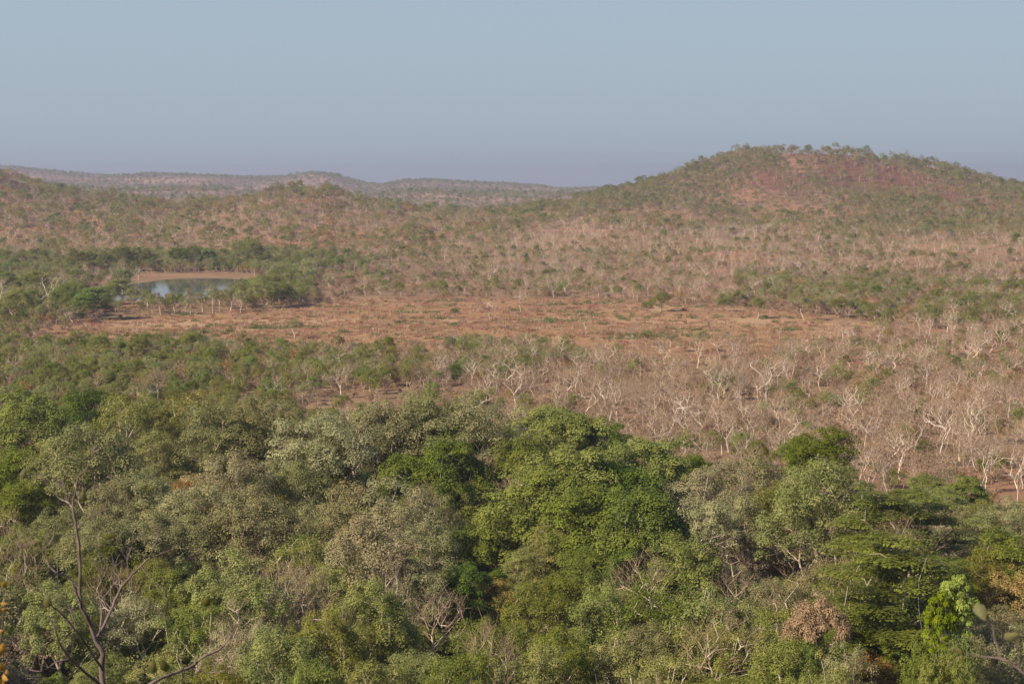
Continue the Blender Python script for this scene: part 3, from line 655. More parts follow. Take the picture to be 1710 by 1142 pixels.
def far_bare():
    """more bare trees of the burnt woodland, the nearest ones"""
    rng = RS(8); out = []
    g = [(t['x'], t['y']) for t in TREES]
    G = np.array(g)
    while len(out) < 190:
        px = rng.uniform(560, 1730); py = rng.uniform(610, 850)
        if px < 1000 and py > 668: continue
        r = ray(px, py); d = -41.8 / -r[2] if False else 41.8 / -r[2]
        if d < back(px) + 6: continue
        if px < 1000 and rng.rand() < 0.55: continue
        x = r[0] * d
        if np.min((G[:, 0] - x) ** 2 + (G[:, 1] - d) ** 2) < 3.4 ** 2: continue
        G = np.vstack([G, [x, d]])
        sp = ['bare_pale', 'bare_grey', 'bare_grey', 'bare_stems', 'bare_stems'][rng.randint(5)]
        H = 3.2 + 6.5 * rng.rand() ** 2; s = ALLSP[sp]
        z = float(height(x, d)); W = H * rng.uniform(0.6, 0.95)
        out.append(dict(x=x, y=d, z=z, sx=W / s['W'], sz=H / s['H'], sp=sp, tone=None, hand=False, rot=None, r=W / 2, var=None, px=px, pt=float(project([x, d, z + H])[1]), w=W * F / d))
    return out
TREES += far_bare()

# labels: colour and kind, then the nearest landmark it can be found from
LM = [(1013, 665, 'the forest edge white tree'), (1592, 985, 'the lime sapling'), (1368, 1040, 'the rust brown bush'), (1372, 740, 'the round edge tree'), (1490, 900, 'the tiered trees'),
      (1647, 790, 'the tree behind the tiers'), (290, 480, 'the pond'), (170, 900, 'the near dead tree'), (960, 700, 'the bright centre crowns'), (1075, 860, 'the big dark crown'), (600, 820, 'the khaki crown'), (430, 900, 'the tall pale trunk'),
      (740, 1040, 'the fine twigged tree'), (1260, 920, 'the brownish crown'), (1425, 680, 'the forked white tree'), (1283, 640, 'the spreading white tree'), (790, 620, 'the brown strip'), (450, 680, 'the left grey crowns'), (50, 700, 'the left edge greens'),
      (1103, 505, 'the lone clearing tree'), (1640, 1100, 'the lower right limbs'), (230, 1050, 'the slender white trunk'), (1000, 1050, 'the lower centre limbs'), (0, 1142, 'the bottom left corner'), (1710, 1142, 'the bottom right corner'), (1372, 850, 'the feathery olive crown'), (620, 760, 'the grey bare stems'), (750, 680, 'the grey back row'), (1560, 620, 'the far right bare trees'), (1120, 1000, 'the light green mound')]
ORD = ['first', 'second', 'third', 'fourth', 'fifth', 'sixth', 'seventh', 'eighth', 'ninth', 'tenth', 'eleventh', 'twelfth', 'thirteenth', 'fourteenth', 'fifteenth', 'sixteenth', 'seventeenth', 'eighteenth', 'nineteenth', 'twentieth', 'twenty-first', 'twenty-second', 'twenty-third', 'twenty-fourth', 'twenty-fifth', 'twenty-sixth', 'twenty-seventh', 'twenty-eighth', 'twenty-ninth', 'thirtieth']
def finish(trees):
    used = {}
    for t in trees:
        cy = t['pt'] + t['w'] * 0.5
        l = min(LM, key=lambda q: (q[0] - t['px']) ** 2 + 1.6 * (q[1] - cy) ** 2)
        dx, dy = t['px'] - l[0], cy - l[1]; R = math.hypot(dx, dy)
        if R < 28: rel = 'at'
        else:
            rel = ['right of', 'below right of', 'below', 'below left of', 'left of', 'above left of', 'above', 'above right of'][int(round(math.atan2(dy, dx) / (math.pi / 4))) % 8]
            rel = ('just ' if R < 75 else ('well ' if R > 150 else '')) + rel
        t['lab'] = (WORDS[t['sp']], rel, l[2]); used.setdefault(t['lab'], []).append(t)
    _o = ['first', 'second', 'third', 'fourth', 'fifth', 'sixth', 'seventh', 'eighth', 'ninth', 'tenth', 'eleventh', 'twelfth']
    for k, ts in used.items():
        ts.sort(key=lambda q: q['px'])
        for i, t in enumerate(ts):
            w, rel, lm = k
            if len(ts) == 1: t['label'] = f'{w} {rel} {lm}'
            elif len(ts) == 2: t['label'] = f"{'left' if i == 0 else 'right'} hand {w} {rel} {lm}"
            else: t['label'] = f"{w}, {ORD[min(i, 29)]} from left, {rel} {lm}"
    rng = RS(12)
    for t in trees:
        sp = t['sp']; lib = LIB[sp]; parts = lib[t['var'] if t['var'] is not None else rng.randint(len(lib))]
        e = ob(NAMES[sp], None); e.empty_display_size = 0.5
        e.location = (t['x'], t['y'], t['z'] - 0.12); e.rotation_euler = (0, 0, rng.uniform(0, 6.28)); e.scale = (t['sx'], t['sx'], t['sz'])
        words = t['label'].split(); e['label'] = ' '.join(words[:16])
        e['category'] = 'bare tree' if sp.startswith('bare') else ('bush' if sp == 'rust' else 'tree')
        e['group'] = ('bare trees ' if sp.startswith('bare') else 'leafy trees ') + ('in the foreground forest' if t['y'] < back(t['px']) + 4 else 'of the open woodland')
        if sp == 'rust' : del e['group']
        tone = t['tone'] if t['tone'] is not None else float(np.clip(0.42 + rng.normal() * 0.18, 0, 1)) if sp not in ('lime', 'tier') else 0.33
        for nm, me in parts:
            c = ob(nm, me, e); c['tone'] = tone
finish(TREES)
_l = [t['label'] for t in TREES]; print('labels', len(set(_l)), len(_l), max(len(q.split()) for q in _l))
print('individual trees', len(TREES), 'leafy', sum(not t['sp'].startswith('bare') for t in TREES), 'extra', len(extra))

# ------------------------------------------------------------------ woods beyond, each one mass
# beside the frame: same forest outside the picture
colN, idN = proto_set('side_forest_kinds', ['gum', 'fresh', 'bright', 'olive', 'dark'], 1, 2)
rng = RS(4)
P = np.array([[t['x'], t['y'], t['z'] - 0.1] for t in extra])
sp = [t['sp'] if t['sp'] in idN else 'gum' for t in extra]
# low scrub and saplings on the slope below the lookout, under the picture
q = []
for i in range(700):
    d = rng.uniform(30, 97); a = rng.uniform(-0.6, 0.6); x = d * math.tan(a); z = float(height(x, d))
    if math.hypot(x * 0.6, d) > 97: continue
    room = -0.27 * d - z
    if room < 2.5: continue
    q.append((x, d, z, min(room * 0.8, rng.uniform(3, 8)) / 12))
PP = np.concatenate([P, np.array([v[:3] for v in q])]); 
SC = np.concatenate([[t['sx'] for t in extra], [v[3] for v in q]])
sp += [['fresh', 'gum', 'olive', 'bright'][rng.randint(4)] for _ in q]
ix = [idN[s][rng.randint(len(idN[s]))] for s in sp]
scatter('forest_margin', PP, ix, SC, rng.rand(len(PP)) * 6.28, np.clip(0.5 + rng.normal(size=len(PP)) * 0.2, 0, 1), colN, 'green forest continuing on either side of the view', 'forest')

X, Y = np.meshgrid(np.arange(-95, 95, 3.3), np.arange(98, 268, 3.3)); X = (X + rng.uniform(-1.8, 1.8, X.shape)).ravel(); Y = (Y + rng.uniform(-1.8, 1.8, Y.shape)).ravel()
k = (Y < back(855 + F * X / Y) - 1) & (np.abs(X / Y) < 0.42); X, Y = X[k], Y[k]; n = len(X)
sp = np.array(['fresh', 'bright', 'fresh', 'olive', 'dark', 'fresh'])[rng.randint(0, 6, n)]
scatter('forest_understorey', np.stack([X, Y, height(X, Y) - 0.1], -1), [idN[a][rng.randint(2)] for a in sp], rng.uniform(0.24, 0.46, n), rng.rand(n) * 6.28, np.clip(0.45 + rng.normal(size=n) * 0.2, 0, 1), colN, 'shaded green shrub layer filling the gaps under the forest crowns', 'shrub layer')
print('understorey', n)
colM, idM = proto_set('woodland_kinds', ['fresh', 'bright', 'dark', 'olive', 'gum', 'yellow', 'brown'], 1, 3)
colB, idB = proto_set('bare_woodland_kinds', ['bare_pale', 'bare_grey', 'bare_stems'], 1, 3)
colS, idS = proto_set('scrub_kinds', ['scrub', 'scrub_low'], 1, 4)
colF, idF = proto_set('hill_wood_kinds', ['fresh', 'dark', 'olive', 'gum', 'yellow', 'brown'], 2, 4)
colG, idG = proto_set('hill_bare_kinds', ['bare_pale', 'bare_grey', 'bare_stems'], 2, 3)

def jitter(d0, d1, sp, half=0.36, seed=0):
    rng = RS(seed); w = d1 * half
    nx, ny = int(2 * w / sp), int((d1 - d0) / sp)
    X, Y = np.meshgrid((np.arange(nx) + 0.5) * sp - w, d0 + (np.arange(ny) + 0.5) * sp)
    X = (X + rng.uniform(-0.5, 0.5, X.shape) * sp * 1.3).ravel(); Y = (Y + rng.uniform(-0.5, 0.5, Y.shape) * sp * 1.3).ravel()
    k = np.abs(X) < Y * half
    return X[k], Y[k]
IX = np.array([t['x'] for t in TREES]); IY = np.array([t['y'] for t in TREES]); IR = np.array([t['r'] for t in TREES])
def near_ind(X, Y, f=0.6):
    out = np.zeros(len(X), bool)
    for x, y, r in zip(IX, IY, IR):
        out |= (X - x) ** 2 + (Y - y) ** 2 < (r * f) ** 2
    return out
def zone(X, Y):
    Z = height(X, Y); px, py = project(np.stack([X, Y, Z], -1))
    pl, fo, bk = zone_cols(X, Y)
    e = np.sqrt(((X - PX0) / (PRX * 1.12)) ** 2 + ((Y - PY0) / (PRY * 1.12)) ** 2)
    return Z, px, py, pl, e
def bell(v, a, b, s): return sstep(a - s, a + s, v) * (1 - sstep(b - s, b + s, v))

def woodland():
    X, Y = jitter(186, 960, 2.9, seed=31)
    Z, px, py, pl, e = zone(X, Y); rng = RS(32)
    k = (Y > back(px) + 3) & (e > 1.0) & ~near_ind(X, Y)
    n1 = fbm(X / 30, Y / 45, 61); n2 = fbm(X / 14, Y / 20, 62)
    far = sstep(600, 720, Y)
    # share of leafy trees, bare trees and scrub in each part of the view
    left = 1 - sstep(420, 640, px + (n1 - 0.5) * 260)
    strip = bell(py, 580, 652, 9) * (1 - sstep(930, 1060, px + (py - 610) * 4))            # green strip in front of the clearing
    rightg = bell(py, 470, 552, 10) * sstep(1180, 1300, px)
    pond = bell(py, 395, 455, 8) * (1 - sstep(470, 700, px)) + bell(py, 455, 545, 8) * (1 - sstep(90, 200, px + (n1 - .5) * 60)) + bell(py, 512, 536, 5) * bell(px, 180, 500, 30) * 0.3 + bell(py, 450, 520, 8) * bell(px, 400, 520, 20)
    leafy = np.clip(0.06 + 0.78 * left * bell(py, 560, 760, 10) + 0.75 * strip * sstep(0.38, 0.5, n1) + 0.50 * rightg * sstep(0.36, 0.5, n1) + 0.6 * pond, 0, 0.95)
    leafy += 0.24 * sstep(0.50, 0.62, n2)
    leafy *= np.where(Y > 600, 0.75, 0.62)
    bare = np.clip(0.34 * sstep(640, 900, px) * (py > 420) + 0.08, 0, 1) * (1 - 0.7 * rightg)
    bare *= np.where(Y > 640, 0.34, 0.36) * (0.5 + 1.1 * sstep(0.4, 0.6, n1))
    clear = np.clip(pl, 0, 1)
    clear = np.clip(clear * 2.2, 0, 1)
    leafy = leafy * (1 - clear) + 0.006 * clear; bare = bare * (1 - clear) + 0.0015 * clear
    bank = bell(py, 456, 464, 3) * bell(px, 180, 420, 20)
    leafy *= 1 - bank; bare *= 1 - bank
    u = rng.rand(len(X))
    kl = k & (u < leafy); kb = k & (u >= leafy) & (u < leafy + bare)
    def mk(kk, sz):
        return np.stack([X[kk], Y[kk], Z[kk] - 0.1], -1), rng.uniform(sz[0], sz[1], kk.sum()), rng.rand(kk.sum()) * 6.28
    pts, sc, ro = mk(kl, (0.26, 0.50))
    sc *= 1 + 0.22 * (pond[kl] > 0.4)
    sc *= np.where(clear[kl] > 0.5, 0.4, 1.0)
    r = n2[kl] + rng.uniform(-0.18, 0.18, kl.sum()); names = np.where(r > 0.66, 'gum', np.where(r > 0.5, 'fresh', np.where(r > 0.43, 'bright', np.where(r > 0.24, 'olive', 'dark'))))
    names = np.where((rng.rand(kl.sum()) < 0.30 + 0.16 * (px[kl] > 1000)), np.where(rng.rand(kl.sum()) < 0.6, 'brown', 'yellow'), names)
    ix = [idM[a][rng.randint(3)] for a in names]
    scatter('open_woodland', pts, ix, sc, ro, np.clip(0.45 + rng.normal(size=len(pts)) * 0.2, 0, 1), colM, 'small green and olive trees of the open woodland around the clearing', 'woodland')
    print('leafy mid', len(pts))
    pts, sc, ro = mk(kb, (0.34, 0.78))
    a = np.array(['bare_pale', 'bare_grey', 'bare_stems'])[rng.randint(0, 3, kb.sum())]
    scatter('bare_woodland', pts, [idB[q][rng.randint(3)] for q in a], sc, ro, np.full(len(pts), 0.5), colB, 'pale leafless trees of the burnt woodland behind the forest', 'woodland')
    print('bare mid', len(pts))
    # scrub and saplings
    X, Y = jitter(186, 900, 2.05, seed=41)
    Z, px, py, pl, e = zone(X, Y)
    n1 = fbm(X / 12, Y / 18, 71)
    k = (Y > back(px) + 1) & (e > 1.05) & (rng.rand(len(X)) < np.where(pl > 0.35, 0.012, 0.08 + 0.5 * sstep(0.45, 0.65, n1)) * np.where(Y > 500, 0.6, 1)) & ~(bell(py, 456, 464, 3) * bell(px, 180, 420, 20) > 0.3)
    pts = np.stack([X[k], Y[k], Z[k] - 0.05], -1)
    a = np.where(rng.rand(k.sum()) < 0.45, 0, 1)
    scatter('dry_scrub', pts, [idS[('scrub', 'scrub_low')[q]][rng.randint(4)] for q in a], rng.uniform(0.5, 1.15, len(pts)), rng.rand(len(pts)) * 6.28, rng.rand(len(pts)), colS, 'reddish brown dry scrub and twigs covering the open woodland floor', 'scrub')
    print('scrub', len(pts))
woodland()

def hills():
    rng = RS(9)
    X, Y = jitter(930, 1960, 4.0, 0.34, seed=51)
    Z, px, py, pl, e = zone(X, Y)
    # keep what can be seen from near the camera
    T = np.arctan2(X, Y); ds = np.arange(300, 1960, 12.0); ts = np.linspace(-0.36, 0.36, 260)
    TT, DD = np.meshgrid(ts, ds); HZ = height(DD * np.tan(TT), DD) / DD
    RM = np.maximum.accumulate(HZ, axis=0)
    ti = np.clip(((T + 0.36) / 0.72 * 259).round().astype(int), 0, 259); di = np.clip(((Y - 300) / 12).astype(int) - 1, 0, len(ds) - 1)
    vis = (Z + 10) / Y > RM[di, ti] - 0.002
    n1 = fbm(X / 55, Y / 90, 81); n2 = fbm(X / 24, Y / 30, 82)
    hill = sstep(-30, -12, Z)
    right = sstep(20, 110, X)
    bench = bell(py, 385, 470, 10) * sstep(700, 900, px)
    green = 0.34 + 0.42 * sstep(0.42, 0.62, n1) + 0.35 * bell(py, 318, 400, 14) * sstep(1350, 1480, px) + 0.25 * (bell(py, 375, 440, 12) * (1 - sstep(420, 640, px))) + 0.3 * sstep(-22, 0, Z - (300 - np.interp(855 + F * X / ridge_d(X), RA_PX, RA_PY)) / F * ridge_d(X) + 14) * right
    green *= 1 - 0.72 * bench
    green *= 1 - 0.35 * sstep(0.6, 0.7, n2)
    ru, sc_ = hill_patches(X, Y)
    green = green + 0.3 * bell(py, 326, 400, 8) * sstep(1340, 1440, px)
    crest = sstep(-16, -3, Z - (300 - np.interp(855 + F * X / ridge_d(X), RA_PX, RA_PY)) / F * ridge_d(X))
    green *= 0.72 - 0.22 * (1 - right)
    green *= (1 - 0.72 * ru) * (1 - 0.7 * sc_)
    bare = (0.05 + 0.15 * bench + 0.10 * (1 - right)) * (1 - 0.8 * ru)
    u = rng.rand(len(X)); kl = vis & (u < green); kb = vis & (u >= green) & (u < green + bare)
    pts = np.stack([X[kl], Y[kl], Z[kl] - 0.1], -1); m = kl.sum()
    r = n2[kl] + rng.uniform(-0.15, 0.15, m)
    names = np.where(r > 0.6, 'gum', np.where(r > 0.40, 'olive', np.where(r > 0.36, 'fresh', 'dark')))
    names = np.where(rng.rand(m) < 0.42, np.where(rng.rand(m) < 0.6, 'brown', 'yellow'), names)
    scatter('hill_woods', pts, [idF[a][rng.randint(4)] for a in names], rng.uniform(0.32, 0.60, m) * (1 + 0.4 * (rng.rand(m) < 0.25)) * (1 + 0.3 * crest[kl]), rng.rand(m) * 6.28, np.clip(0.2 + rng.normal(size=m) * 0.2, 0, 1), colF, 'olive green woods scattered over the hill and knolls', 'woodland')
    pts = np.stack([X[kb], Y[kb], Z[kb] - 0.1], -1)
    scatter('pale_hill_woods', pts, [int(rng.randint(9)) for _ in pts], rng.uniform(0.45, 0.9, len(pts)), rng.rand(len(pts)) * 6.28, np.full(len(pts), 0.5), colG, 'pale leafless trees along the foot of the hills', 'woodland')
    print('hills', m, len(pts))
    # far ranges
    X, Y = jitter(1960, 4750, 12.5, 0.32, seed=61)
    Z = height(X, Y); T = np.arctan2(X, Y); ds = np.arange(900, 4800, 25.0)
    TT, DD = np.meshgrid(ts, ds); HZ = height(DD * np.tan(TT), DD) / DD
    RM = np.maximum.accumulate(HZ, axis=0)
    ti = np.clip(((T + 0.36) / 0.72 * 259).round().astype(int), 0, 259); di = np.clip(((Y - 900) / 25).astype(int) - 1, 0, len(ds) - 1)
    n1 = fbm(X / 160, Y / 160, 83)
    vis = ((Z + 9) / Y > RM[di, ti] - 0.0008) & (rng.rand(len(X)) < 0.30 + 0.9 * sstep(0.44, 0.60, n1))
    pts = np.stack([X[vis], Y[vis], Z[vis]], -1); m = len(pts)
    names = np.array(['dark', 'olive', 'brown', 'brown', 'gum', 'brown'])[rng.randint(0, 6, m)]
    scatter('distant_woods', pts, [idF[a][rng.randint(4)] for a in names], rng.uniform(0.5, 1.0, m), rng.rand(m) * 6.28, np.full(m, 0.5), colF, 'hazy thin woods covering the distant range', 'woodland')
    print('far', m)
hills()

# dry grass tufts on the clearing and pond bank
def grass():
    rng = RS(3); col = bpy.data.collections.new('grass_kinds')
    m = leaf_mat('dry_grass', (0.30, 0.16, 0.09), (0.44, 0.28, 0.17), None, 0.3)
    m2 = leaf_mat('green_regrowth', (0.10, 0.13, 0.035), (0.19, 0.20, 0.06), None, 0.3)
    for i in range(4):
        n = 60; c = rng.uniform(-0.9, 0.9, (n, 2)); h = rng.uniform(0.2, 0.55, n) * (1.3 if i == 3 else 1); a = rng.rand(n) * 3.14; w = 0.05
        lean = rng.normal(size=(n, 2)) * 0.15
        dx, dy = np.cos(a) * w, np.sin(a) * w; z0 = np.zeros(n)
        V = np.stack([np.stack([c[:, 0] - dx, c[:, 1] - dy, z0], -1), np.stack([c[:, 0] + dx, c[:, 1] + dy, z0], -1), np.stack([c[:, 0] + dx * .3 + lean[:, 0], c[:, 1] + dy * .3 + lean[:, 1], h], -1), np.stack([c[:, 0] - dx * .3 + lean[:, 0], c[:, 1] - dy * .3 + lean[:, 1], h], -1)], 1).reshape(-1, 3)
        me = mesh_from('grass_tuft', V, np.arange(len(V)), 4, [m2 if i == 3 else m], None, {'tint': np.repeat(rng.rand(n), 4)})
        col.objects.link(bpy.data.objects.new('grass_kind_' + 'abcd'[i], me))
    X, Y = jitter(300, 760, 2.6, 0.3, seed=71)
    Z, px, py, pl, e = zone(X, Y)
    g = fbm(X / 10, Y / 22, 44)
    k = (pl > 0.2) & (e > 1.1) & (rng.rand(len(X)) < 0.25 + 0.75 * sstep(0.42, 0.6, g))
    pts = np.stack([X[k], Y[k], Z[k]], -1); n = len(pts)
    pick = np.where(fbm(X[k] / 16, Y[k] / 9, 45) + rng.uniform(-0.1, 0.1, n) > 0.68, 3, rng.randint(0, 3, n))
    scatter('dry_grass', pts, pick, rng.uniform(0.7, 1.6, n), rng.rand(n) * 6.28, rng.rand(n), col, 'red brown dry grass tufts on the open clearing', 'grass')
    print('grass', n)
grass()

# ------------------------------------------------------------------ near plants by the lookout
def chain(pts, k=8):
    """continuous tube: pts = (x, y, z, r)"""
    pts = [Vector(p) for p in pts]; V = []; Fc = []
    up = Vector((0, 1, 0))
    for i, p in enumerate(pts):
        a, b = pts[max(0, i - 1)], pts[min(len(pts) - 1, i + 1)]
        d = Vector(b[:3]) - Vector(a[:3]); d.normalize()
        u = d.cross(up); u.normalize(); v = d.cross(u)
        for j in range(k):
            t = 2 * math.pi * j / k
            q = Vector(p[:3]) + (u * math.cos(t) + v * math.sin(t)) * p[3] * (1 + 0.08 * math.sin(3 * t + i))
            V.append(tuple(q))
    for i in range(len(pts) - 1):
        for j in range(k):
            a, b = i * k + j, i * k + (j + 1) % k
            Fc += [a, b, b + k, a + k]
    return np.array(V), np.array(Fc)
def refine(pts, rng, d, n=4, wob=1.2):
    """pixel polyline (px, py, r_px, depth offset) -> smooth world chain at distance d"""
    out = []
    for i in range(len(pts) - 1):
        p0 = pts[max(0, i - 1)]; p1 = pts[i]; p2 = pts[i + 1]; p3 = pts[min(len(pts) - 1, i + 2)]
        for s in range(n):
            t = s / n
            q = [0.5 * (2 * p1[c] + (p2[c] - p0[c]) * t + (2 * p0[c] - 5 * p1[c] + 4 * p2[c] - p3[c]) * t * t + (-p0[c] + 3 * p1[c] - 3 * p2[c] + p3[c]) * t ** 3) for c in range(4)]
            q[0] += rng.normal() * wob * 0.5
            out.append(q)
    out.append(list(pts[-1]))
    W = []
    for px, py, r, dd in out:
        D = d + dd; u = ray(px, py); W.append((u[0] * D, D, u[2] * D, max(0.3, r * 0.5 + 0.15) * D / F))
    return W

def near_leaf(px, py, size_px, d, ang, tilt, mat, me_name='leaf'):
    """broad cupped leaf of real size with a short stalk"""
    s = size_px * d / F; V = []; n, m = 8, 5
    for i in range(n + 1):
        t = i / n; w = math.sin(math.pi * min(1, t * 0.98 + 0.02) ** 0.72) * 0.31 * (1 + 0.12 * math.sin(9 * t))
        for j in range(m):
            u = (j / (m - 1) - 0.5) * 2
            V.append((u * w * s, (abs(u) ** 2 * w * 0.35 - 0.12 * math.sin(t * 3.1)) * s, (t - 0.5) * s))
    Fc = []
    for i in range(n):
        for j in range(m - 1):
            a = i * m + j; Fc += [a, a + 1, a + m + 1, a + m]
    V = np.array(V)
    c = Matrix.Rotation(math.radians(ang), 3, 'Y') @ Matrix.Rotation(math.radians(tilt), 3, 'X')
    V = V @ np.array(c).T
    u = ray(px, py); return V + np.array([u[0] * d, d, u[2] * d]), np.array(Fc)

def near_tree():
    rng = RS(21); d = 14.0
    base = ray(172, 1142); x0 = base[0] * d; zg = float(height(x0, d)) - 0.1
    pyg = 1142 + (base[2] * d - zg) / d * F * 1.0
    e = ob('dead_tree', None); e.location = (x0, d, zg)
    e['label'] = 'dark nearly leafless forked tree close by at lower left'; e['category'] = 'dead tree'
    trunk = [(176, pyg, 16, 0), (170, pyg * .45 + 1142 * .55, 13, 0), (174, 1220, 10, 0), (171, 1142, 9.5, 0), (170, 1105, 9, 0), (172, 1090, 8, 0), (160, 1068, 7.5, 0), (150, 1040, 6, -.05), (138, 1018, 5.5, -.1), (133, 990, 5.2, -.1), (134, 950, 4.6, -.15), (130, 900, 4.6, -.2), (126, 870, 4.2, -.2), (121, 845, 3.6, -.2), (126, 820, 3, -.2), (130, 797, 2.4, -.2), (141, 787, 1.8, -.2), (152, 768, 1.2, -.2), (157, 752, 0.9, -.2), (162, 740, 0.5, -.2)]
    V, Fc = chain(refine(trunk, rng, d)); parts = []
    def add(nm, V, Fc, mat):
        V = V - np.array([x0, d, zg])
        o = ob(nm, mesh_from(nm, V, Fc, 4, [mat], None, {'tint': rng.rand(len(V))}, smooth=True), e); o['tone'] = 0.5
        return o
    add('trunk', V, Fc, NB)
    br = [
     [(160, 1068, 5, 0), (170, 1050, 5, .1), (185, 1020, 4.6, .2), (200, 985, 4, .3), (215, 965, 3.6, .3), (235, 945, 3, .35), (250, 932, 2.4, .35), (268, 925, 1.5, .4), (288, 916, .7, .4)],
     [(250, 932, 2.2, .35), (257, 915, 2, .3), (262, 900, 1.6, .3), (266, 885, 1.2, .3), (270, 868, .6, .3)],
     [(138, 1018, 3.6, -.1), (130, 995, 3.2, -.2), (124, 978, 3, -.3), (113, 962, 3, -.3), (95, 957, 2.6, -.4), (80, 940, 2.3, -.4), (68, 918, 1.8, -.4), (55, 905, 1.1, -.4), (38, 912, .5, -.4)],
     [(68, 918, 1.4, -.4), (82, 908, 1.0, -.4), (90, 893, .5, -.4)],
     [(122, 848, 3, -.2), (112, 838, 2.4, -.1), (102, 834, 2, 0), (90, 822, 1.4, 0), (80, 806, .9, 0), (70, 800, .5, 0)],
     [(112, 838, 1.4, -.1), (108, 822, 1, -.1), (104, 812, .5, -.1)],
     [(130, 885, 2, -.2), (140, 872, 1.6, -.1), (155, 862, 1.2, 0), (172, 852, .9, 0), (192, 846, .5, 0)],
     [(164, 1064, 2.4, 0), (170, 1030, 2, .2), (166, 990, 1.8, .3), (172, 955, 1.4, .3), (164, 920, 1.2, .3), (160, 895, .8, .3), (154, 880, .5, .3)],
     [(170, 1000, 1.4, .2), (190, 975, 1.2, .3), (192, 945, .9, .3), (200, 925, .5, .3)],
     [(172, 1120, 5, 0), (150, 1085, 4, -.2), (128, 1055, 3, -.4), (108, 1030, 2.6, -.5), (84, 1008, 2, -.6), (70, 980, 1.3, -.6), (60, 960, .6, -.6)],
     [(128, 1055, 2.2, -.4), (118, 1020, 1.6, -.4), (100, 985, 1.1, -.4), (96, 960, .6, -.4)],
     [(174, 1150, 6, 0), (140, 1120, 4.6, -.3), (118, 1100, 4, -.4), (100, 1075, 3, -.5), (92, 1050, 2, -.6), (80, 1030, 1.1, -.6)],
     [(118, 1100, 3, -.4), (95, 1105, 2.2, -.5), (70, 1120, 1.6, -.6), (50, 1118, .8, -.6)],
     [(174, 1235, 8, 0), (215, 1170, 6.5, .2), (262, 1136, 5.6, .4), (290, 1124, 5, .5), (320, 1112, 4.4, .6), (340, 1096, 3.8, .6), (365, 1085, 3.2, .7), (382, 1066, 2.4, .7), (396, 1046, 1.5, .7), (405, 1036, .7, .7)],
     [(320, 1112, 2, .6), (332, 1120, 1.6, .6), (360, 1122, 1.0, .6), (378, 1118, .5, .6)],
     [(152, 768, .8, -.2), (153, 758, .6, -.2), (150, 748, .4, -.2)],
     [(215, 965, 1.6, .3), (213, 935, 1.2, .3), (222, 905, .8, .3), (220, 885, .4, .3)],
    ]
    for b in br:
        V, Fc = chain(refine(b, rng, d), 6); add('branch', V, Fc, NB)
    for b in br:   # fine side twigs
        for _ in range(5):
            a = b[rng.randint(1, len(b))]; dx = rng.uniform(-22, 22); dy = -rng.uniform(10, 34)
            tw = [(a[0], a[1], max(.7, a[2] * .3), a[3]), (a[0] + dx * .5, a[1] + dy * .4, .7, a[3]), (a[0] + dx, a[1] + dy, .4, a[3])]
            V, Fc = chain(refine(tw, rng, d, 3), 5); add('twig', V, Fc, NB)
    for px, py, s, an, ti in [(40, 790, 24, 20, 10), (139, 828, 28, 5, 25), (246, 815, 24, -20, 60), (182, 895, 26, 80, 5), (62, 910, 20, -60, 50), (80, 1003, 28, 10, 0), (255, 1112, 32, 10, 10), (274, 1110, 32, -15, 20), (345, 1003, 30, 25, 20), (358, 985, 20, 60, 20), (292, 1010, 26, 35, 60), (63, 903, 18, 90, 10)]:
        V, Fc = near_leaf(px, py, s * 0.85, d * 0.72, an, ti, None); add('leaf', V, Fc, ML)
        # its thin stalk back to the nearest branch
        bp = min((q for b in br for q in b), key=lambda q: (q[0] - px) ** 2 + (q[1] - py) ** 2)
        w = [(px, py + s * .35, .5, -d * .28), ((px + bp[0]) / 2, (py + bp[1]) / 2 + 4, .5, -d * .14), (bp[0], bp[1], .7, bp[3])]
        V, Fc = chain(refine(w, rng, d, 4, 0.3), 4); add('stalk', V, Fc, NB)

NB = bark_mat('near_bark', (0.12, 0.085, 0.07), (0.30, 0.22, 0.19), 14.0)
ML = leaf_mat('broad_leaf', (0.15, 0.145, 0.04), (0.21, 0.19, 0.055), None, 0.5)
MO = leaf_mat('orange_leaf', (0.50, 0.22, 0.03), (0.62, 0.38, 0.06), None, 0.5)
near_tree()

def near_bush(name, label, d, stems, lvs, mat, cat):
    rng = RS(17); s0 = stems[0][0]; b = ray(s0[0], s0[1]); x0 = b[0] * d
    zg = float(height(x0, d)) - 0.05
    e = ob(name, None); e.location = (x0, d, zg); e['label'] = label; e['category'] = cat
    def add(nm, V, Fc, m):
        o = ob(nm, mesh_from(nm, V - np.array([x0, d, zg]), Fc, 4, [m], None, {'tint': rng.rand(len(V))}, smooth=True), e); o['tone'] = 0.5
    for i, st in enumerate(stems):
        if i == 0:
            pyg = st[0][1] + (b[2] * d - zg) / d * F
            st = [(st[0][0], pyg, st[0][2] * 1.8, 0), (st[0][0] + 6, (pyg + st[0][1]) / 2, st[0][2] * 1.3, 0)] + st
        V, Fc = chain(refine(st, rng, d), 6); add('stem' if i == 0 else 'twig', V, Fc, NB)
    for px, py, s, an, ti in lvs:
        V, Fc = near_leaf(px, py, s, d, an, ti, None); add('leaf', V, Fc, mat)
